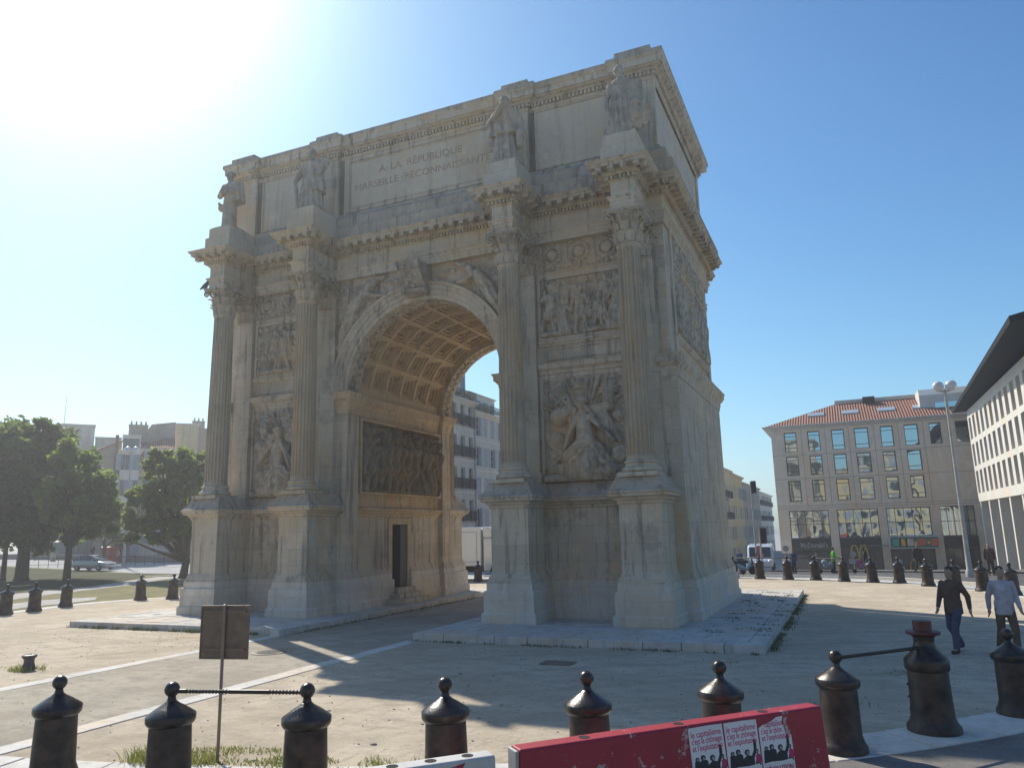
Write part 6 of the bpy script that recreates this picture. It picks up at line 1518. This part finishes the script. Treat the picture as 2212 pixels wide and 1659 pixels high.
# ---------------------------------------------------------------- people
SKIN=mat('skin',(.42,.26,.19),.6,var=.05); SKIND=mat('dark_skin',(.16,.09,.06),.6,var=.05)
def cloth(name,c): return mat(name,c,.85,var=.18,vs=7,bs=.4,bsc=22)
def person(label,loc,rz,H,pose,hair,top,trs,skin=SKIN,shoe=(.03,.03,.03),detail=True,group=None,longhair=False):
    r=thing('person',label,'person',loc,rz,group); s=H/1.75; V=lambda x,y,z:Vector((x*s,y*s,z*s))
    # faces -y locally. pose: dict of joint positions
    J=dict(hip=(0,0,.93),chest=(0,-.01,1.28),neck=(0,0,1.47),head=(0,-.02,1.62),lk=(.1,-.03,.5),lf=(.11,.02,.07),rk=(-.1,-.03,.5),rf=(-.11,.02,.07),le=(.24,.05,1.12),lh=(.25,-.04,.87),re=(-.24,.05,1.12),rh=(-.25,-.04,.87)); J.update(pose)
    P={k:V(*v) for k,v in J.items()}; W=lambda v:v*s
    ls,rs_=P['chest']+V(.18,0,.12),P['chest']+V(-.18,0,.12); lh_,rh_=P['hip']+V(.09,0,-.03),P['hip']+V(-.09,0,-.03)
    b=MB(); b.cap(P['hip'],P['chest'],W(.13),W(.145),14); b.ball(P['chest']+V(0,0,.06),W(.16),14,(1.15,.68,.9)); b.cap(P['chest']+V(0,0,.1),P['neck']+V(0,0,.03),W(.07),W(.055),12)
    b.ball(P['head']+V(0,0,.02),W(.098),18,(.8,.95,1.15)); b.ball(P['head']+V(0,-.03,-.05),W(.07),12,(.85,.9,1)); b.cap(P['head']+V(0,-.09,.02),P['head']+V(0,-.115,-.02),W(.012),W(.018),8)
    for e in(-1,1): b.ball(P['head']+V(e*.078,.0,.0),W(.025),8,(.4,1,1.5))
    b.ball(P['head']+V(0,-.085,-.065),W(.022),8,(1.5,.6,.5))
    for a,c,d,h_ in((ls,P['le'],P['lh'],1),(rs_,P['re'],P['rh'],-1)):
        b.cap(a,c,W(.05),W(.04),10); b.cap(c,d,W(.04),W(.027),10)
        dr=(d-c).normalized(); sd=Vector((0,1,0)) if abs(dr.y)<.8 else Vector((0,0,1)); sd=(sd-dr*sd.dot(dr)).normalized()
        b.cap(d,d+dr*W(.07),W(.03),W(.034),10)
        if detail:
            nn=dr.cross(sd)
            for k in range(4):
                q=d+dr*W(.085)+sd*W(-.03+.02*k); l_=(.045,.055,.052,.04)[k]; b.cap(q,q+dr*W(l_)+nn*W(.012)*h_,W(.0095),W(.009),6); b.cap(q+dr*W(l_)+nn*W(.012)*h_,q+dr*W(l_+.025)+nn*W(.03)*h_,W(.009),W(.008),6)
            q=d+dr*W(.03)-sd*W(.03); b.cap(q,q+dr*W(.04)-sd*W(.025),W(.011),W(.009),6)
    for a,c,d in((lh_,P['lk'],P['lf']),(rh_,P['rk'],P['rf'])): b.cap(a,c,W(.08),W(.055),12); b.cap(c,d,W(.055),W(.04),12); b.cap(d,d+V(0,-.14,-.03),W(.04),W(.035),10)
    fuse(b,.011*s if detail else .02*s,'body',skin,2,r)
    t=MB(); t.cap(P['hip']+V(0,0,-.02),P['chest'],W(.158),W(.165),16); t.ball(P['chest']+V(0,0,.06),W(.172),16,(1.12,.72,.9)); t.cap(P['chest']+V(0,0,.12),P['neck']+V(0,0,-.02),W(.1),W(.068),12)
    for a,c,d in((ls,P['le'],P['lh']),(rs_,P['re'],P['rh'])): t.cap(a,c,W(.072),W(.058),12); t.cap(c,c.lerp(d,.93),W(.058),W(.044),12)
    t.lathe([(W(.168),-W(.15)),(W(.172),-W(.12)),(W(.165),W(.12))],24,(0,0,0)); t.v[-72:]=[(a_*1.1+P['hip'].x,b_*.84+P['hip'].y,c_+P['hip'].z) for a_,b_,c_ in t.v[-72:]]; o=fuse(t,.016*s,'jacket',cloth('jacket_cloth',top),2,r)
    t=MB(); t.ball(P['hip']+V(0,0,-.06),W(.15),14,(1.08,.85,.8))
    for a,c,d in((lh_,P['lk'],P['lf']),(rh_,P['rk'],P['rf'])): t.cap(a,c,W(.1),W(.078),12); t.cap(c,d+V(0,0,.03),W(.078),W(.065),12)
    fuse(t,.016*s,'trousers',cloth('trouser_cloth',trs),2,r)
    for nm,d in(('shoe',P['lf']),('shoe',P['rf'])): t=MB(); t.cap(d+V(0,.04,-.02),d+V(0,-.15,-.035),W(.05),W(.042),10); fuse(t,.014*s,nm,cloth('shoe_leather',shoe),1,r)
    h=MB(); h.ball(P['head']+V(0,.026,.055),W(.102),18,(.84,.92,.95)); h.ball(P['head']+V(0,.055,.0),W(.075),12,(.9,.8,1.1)); [h.ball(P['head']+V(.06*math.cos(q),-.02+.06*math.sin(q),.10),W(.022),8) for q in (1,3,5)]
    if longhair: h.cap(P['head']+V(0,.05,0),P['neck']+V(0,.07,-.08),W(.09),W(.06),12)
    fuse(h,.013*s,'hair',mat('hair',hair,.7,var=.2),1,r)
    if detail:
        for e in(-1,1): t=MB(); t.ball(P['head']+V(e*.031,-.082,.02),W(.009),8,(1.3,.8,.6)); t.build('eye',mat('eye_brown',(.07,.045,.035),.4),r,smooth=True)
    return r
def pl(u,v,z=-.2): p=atz(u,v,z); return (p[0],p[1],gz(p[0],p[1]))
q=pl(2072,1408); dirc=math.atan2(CAM[1]-q[1],CAM[0]-q[0])
per1=person('walking person in a dark brown jacket and dark blue jeans near the tall bollard',q,dirc+PI/2-R(30),1.80,dict(lk=(.10,-.20,.52),lf=(.10,-.24,.07),rk=(-.1,-.02,.5),rf=(-.1,.30,.12),le=(.26,.13,1.14),lh=(.29,.10,.89),re=(-.24,-.05,1.13),rh=(-.20,-.22,.92)),(.04,.028,.02),(.13,.08,.055),(.07,.075,.12),SKIN)
q=pl(2184,1412); 
per2=person('walking person in a pale lilac shirt and brown trousers at the right photo edge',q,dirc+PI/2+R(15),1.80,dict(lk=(.11,-.12,.5),lf=(.11,-.10,.07),rk=(-.11,0,.5),rf=(-.12,.2,.09),lh=(.22,-.22,.92),le=(.24,.0,1.13),re=(-.24,.12,1.14),rh=(-.25,.12,.88)),(.09,.05,.03),(.48,.44,.46),(.14,.09,.06),SKIN)
FP=lambda u,dist: (lambda p:(p[0],p[1],gz(p[0],p[1])+.03))(atd(u,1230,dist))
fg='distant people by the shopfront'
person('distant person in a bright green jacket pushing a pram',FP(1803,56),R(100),1.7,dict(lh=(.25,-.4,1.0),rh=(-.25,-.4,1.0)),(.05,.04,.03),(.10,.45,.04),(.05,.05,.07),detail=False)
person('distant person in black pushing a pink pram',FP(1871,56),R(95),1.7,dict(lh=(.25,-.4,1.0),rh=(-.25,-.4,1.0)),(.02,.02,.02),(.025,.03,.04),(.03,.03,.04),detail=False,longhair=True)
person('distant dark-clothed person striding before the shop pillar',FP(1986,54),R(20),1.85,dict(lk=(.1,-.2,.5),lf=(.1,-.3,.07),rf=(-.1,.3,.1)),(.02,.02,.02),(.06,.04,.035),(.05,.04,.04),detail=False)
person('distant person in a brown top under the white building',FP(2141,50),R(0),1.75,{},(.06,.04,.03),(.13,.07,.05),(.10,.06,.05),detail=False)
person('distant person in dark blue behind the second far bollard',FP(1716,56),R(-30),1.6,{},(.02,.02,.02),(.03,.05,.14),(.03,.03,.04),detail=False)
person('distant person in black and white crouching behind the third bollard',FP(1765,60),R(60),1.4,{},(.02,.02,.02),(.20,.20,.22),(.02,.02,.02),detail=False)
person('distant rider in a dark blue coat beside the scooters',FP(1600,54),R(40),1.6,{},(.02,.02,.02),(.05,.10,.2),(.45,.45,.47),detail=False)
person('distant person in black standing at the bus stop on the left',FP(197,98),R(10),1.9,{},(.02,.02,.02),(.02,.02,.025),(.02,.02,.025),detail=False)
person('distant dark figure near the shelter panel on the left',FP(246,98),R(60),1.8,{},(.02,.02,.02),(.03,.035,.05),(.02,.02,.03),detail=False)
def pram(loc,rz,label,c):
    r=thing('pram',label,'pram',loc,rz); m=MB(); m.tube([(-.1,0,.45),(.2,0,.5),(.5,0,.62)],[.14,.17,.13],10); m.ball((-.02,0,.72),.22,12,(.9,.8,.8)); m.build('hood',cloth('pram_cloth',c),r,smooth=True)
    m=MB()
    for y in(-.25,.25): m.tube([(-.3,y,.12),(.3,y,.6),(.55,y,1.0)],.02,6); m.tube([(.45,y,.12),(0,y,.6)],.02,6)
    m.build('frame',MRIM,r)
    for x in(-.3,.45):
        for y in(-.27,.27): m=MB(); m.lathe([(.06,-.03),(.13,-.03),(.13,.03),(.06,.03)],14,(0,0,0),'y'); m.build('wheel',MTYRE,r,loc=(x,y,.13))
    return r
pram(FP(1783,56),0,'pale blue-grey pram pushed by the person in green',(.30,.36,.38)); pram(FP(1857,56),0,'pink pram pushed by the person in black',(.40,.10,.22))
# ---------------------------------------------------------------- street furniture
MPOLE=mat('pale_pole',(.42,.40,.36),.5,.3); MGLOBE=mat('white_globe',(.62,.62,.62),.25,var=.04)
def lamp(u,dist,vtop,label,gr=.28,ang=0):
    b=atd(u,1200,dist); g=gz(b[0],b[1]); h=atd(u,vtop,dist)[2]-g
    r=thing('street_lamp',label,'street lamp',(b[0],b[1],g),ang,'twin globe street lamps')
    m=MB(); m.lathe([(.2,0),(.2,.3),(.14,.4),(.12,1.5),(.07,h-.5),(.06,h-.2)],16); m.build('pole',MPOLE,r,smooth=40)
    m=MB(); m.tube([(-gr,0,h-gr*.9),(0,0,h-gr*1.2),(gr,0,h-gr*.9)],.05,8); m.build('arm',MPOLE,r)
    for e in(-1,1): m=MB(); m.ball((e*gr*1.06,0,h),gr,22,(1,1,.94)); m.lathe([(gr*.6,-gr*.96),(gr*.66,-gr*.8),(gr*.4,-gr*.6)],16,(e*gr*1.06,0,h)); m.build('globe',MGLOBE,r,smooth=True)
    return r
lamp(2090,47,828,'tall pole with twin white globe lamps in front of the shop building',.29,R(-5)).rotation_euler=(0,0,R(-5))
# left twin globes seen over the trees
lamp(268,88,971,'twin globe street lamp rising between the left trees before white town houses',.36,R(38))
def tlight(u,dist,vtop,label,arm=0):
    b=atd(u,1200,dist); g=gz(b[0],b[1]); h=atd(u,vtop,dist)[2]-g; r=thing('traffic_light',label,'traffic light',(b[0],b[1],g),0,'traffic lights right of the arch')
    m=MB(); m.lathe([(.1,0),(.1,.2),(.06,.3),(.05,h)],12); m.build('pole',MPOLE,r,smooth=40)
    for z in (h-.9,h*.36) if h>7 else (h-.9,):
        m=MB(); m.box(.05,.40,-.16,.16,z,z+.95); m.build('signal_head',MFRAME,r,bevel=.03)
        for k in range(3): m2=MB(); m2.lathe([(.10,0),(.11,-.12),(.10,-.12),(.095,-.01)],12,(0,0,0),'y'); m2.v=[(a+.22,b_-.16,c+z+.17+.3*k) for a,b_,c in m2.v]; m2.build('visor',MFRAME,r)
    return r
tlight(1634,62,1040,'tall traffic light pole rising beside the arch above the white van'); tlight(1645,50,1142,'short traffic light with a dark signal head near the far bollards')
tlight(2160,44,1130,'traffic light pole under the white building by the right edge') if False else None
def rsign(u,dist,vtop,label,c=(.35,.35,.34),rr=.2):
    b=atd(u,1200,dist); g=gz(b[0],b[1]); h=atd(u,vtop,dist)[2]-g; r=thing('road_sign',label,'road sign',(b[0],b[1],g),0,'round road signs by the shop pavement')
    m=MB(); m.lathe([(.03,0),(.03,h)],10); m.build('post',MPOLE,r)
    m=MB(); m.lathe([(rr,-.012),(rr,.012)],28,(0,0,0),'y'); m.v=[(a,b_-.05,c_+h-rr) for a,b_,c_ in m.v]; m.build('disc',mat('sign_back',c,.5),r)
    m=MB(); m.box(-.3,.3,-.07,-.04,h-rr*2-.42,h-rr*2-.12); m.build('plate',mat('sign_back',c,.5),r); return r
rsign(1699,56,1178,'round road sign on a post at the left corner of the shop building'); rsign(1843,56,1190,'round road sign on a post between the two prams'); rsign(1940,54,1206,'pale round road sign on a post behind the sixth far bollard')
r_=rsign(1641,58,1178,'small round red-edged sign below the traffic light',(.45,.12,.10),.2)
# bus shelter, red kiosk and seats beyond the left road
sh_=atd(262,1190,100); g=gz(sh_[0],sh_[1]); r=thing('bus_shelter','glass bus shelter with a dark roof across the left road','bus shelter',(sh_[0],sh_[1],g),R(35))
m=MB(); m.box(-3.5,1.5,-.8,.8,2.5,2.68); m.build('roof',MFRAME,r)
for x in(-3.4,-1.,1.4): m=MB(); m.box(x-.05,x+.05,.65,.75,0,2.5); m.build('post',MFRAME,r)
m=MB(); m.box(-3.4,1.4,.68,.71,.3,2.3); m.build('glass_panel',mat('tinted_glass',(.25,.28,.3),.1),r); m=MB(); m.box(.9,1.9,-.1,.1,.4,2.3); m.build('advert_panel',mat('pale_poster',(.35,.38,.40),.5),r)
for u in(385,411):
    pass
for k,(u,l) in enumerate(((226,'left'),(243,'right'))):
    p=FP(u+0,96)
for k,u in enumerate((389/1.0,)): pass
for k,(u,l) in enumerate(((233,'left red street vending box across the left road'),(246,'right red street vending box across the left road'))):
    p=atd(u-0,1160,94); g=gz(p[0],p[1]); m=MB(); m.prism([(-.5,0),(.5,0),(.5,1.3),(.3,1.7),(-.5,1.75)],'y',-.4,.4); r=thing('vending_box',l,'street box',(p[0],p[1],g),R(30),'red boxes across the left road'); m.build('body',mat('bright_red',(.45,.03,.03),.4),r,bevel=.04); m=MB(); m.box(-.35,.3,-.42,-.39,.7,1.3); m.build('panel',mat('grey_panel',(.3,.1,.1),.4),r)
# dark railing across the left road
rl=thing('railing','dark low railing along the pavement across the left road','railing',tuple(FP(60,90)),R(32))
for k in range(30): m=MB(); m.box(k*.9,k*.9+.04,0,.04,0,.9); m.build('upright',MRAILB,rl)
m=MB(); m.box(0,27,0,.04,.88,.93); m.box(0,27,0,.04,.3,.33); m.build('rails',MRAILB,rl)
# ---------------------------------------------------------------- haze
m=MB(); m.box(-640,640,-640,640,-6,32)  # volume added to lift the blacks like the veil of window glare
hm=bpy.data.materials.new('thin_glare_veil'); hm.use_nodes=True; t=hm.node_tree; t.nodes.clear(); oo=t.nodes.new('ShaderNodeOutputMaterial'); pv=t.nodes.new('ShaderNodeVolumePrincipled')
pv.inputs['Density'].default_value=.0013; pv.inputs['Anisotropy'].default_value=.5; pv.inputs['Color'].default_value=(.97,.97,1,1); t.links.new(pv.outputs[0],oo.inputs['Volume'])
tag(m.build('glare_veil',hm),kind='stuff')
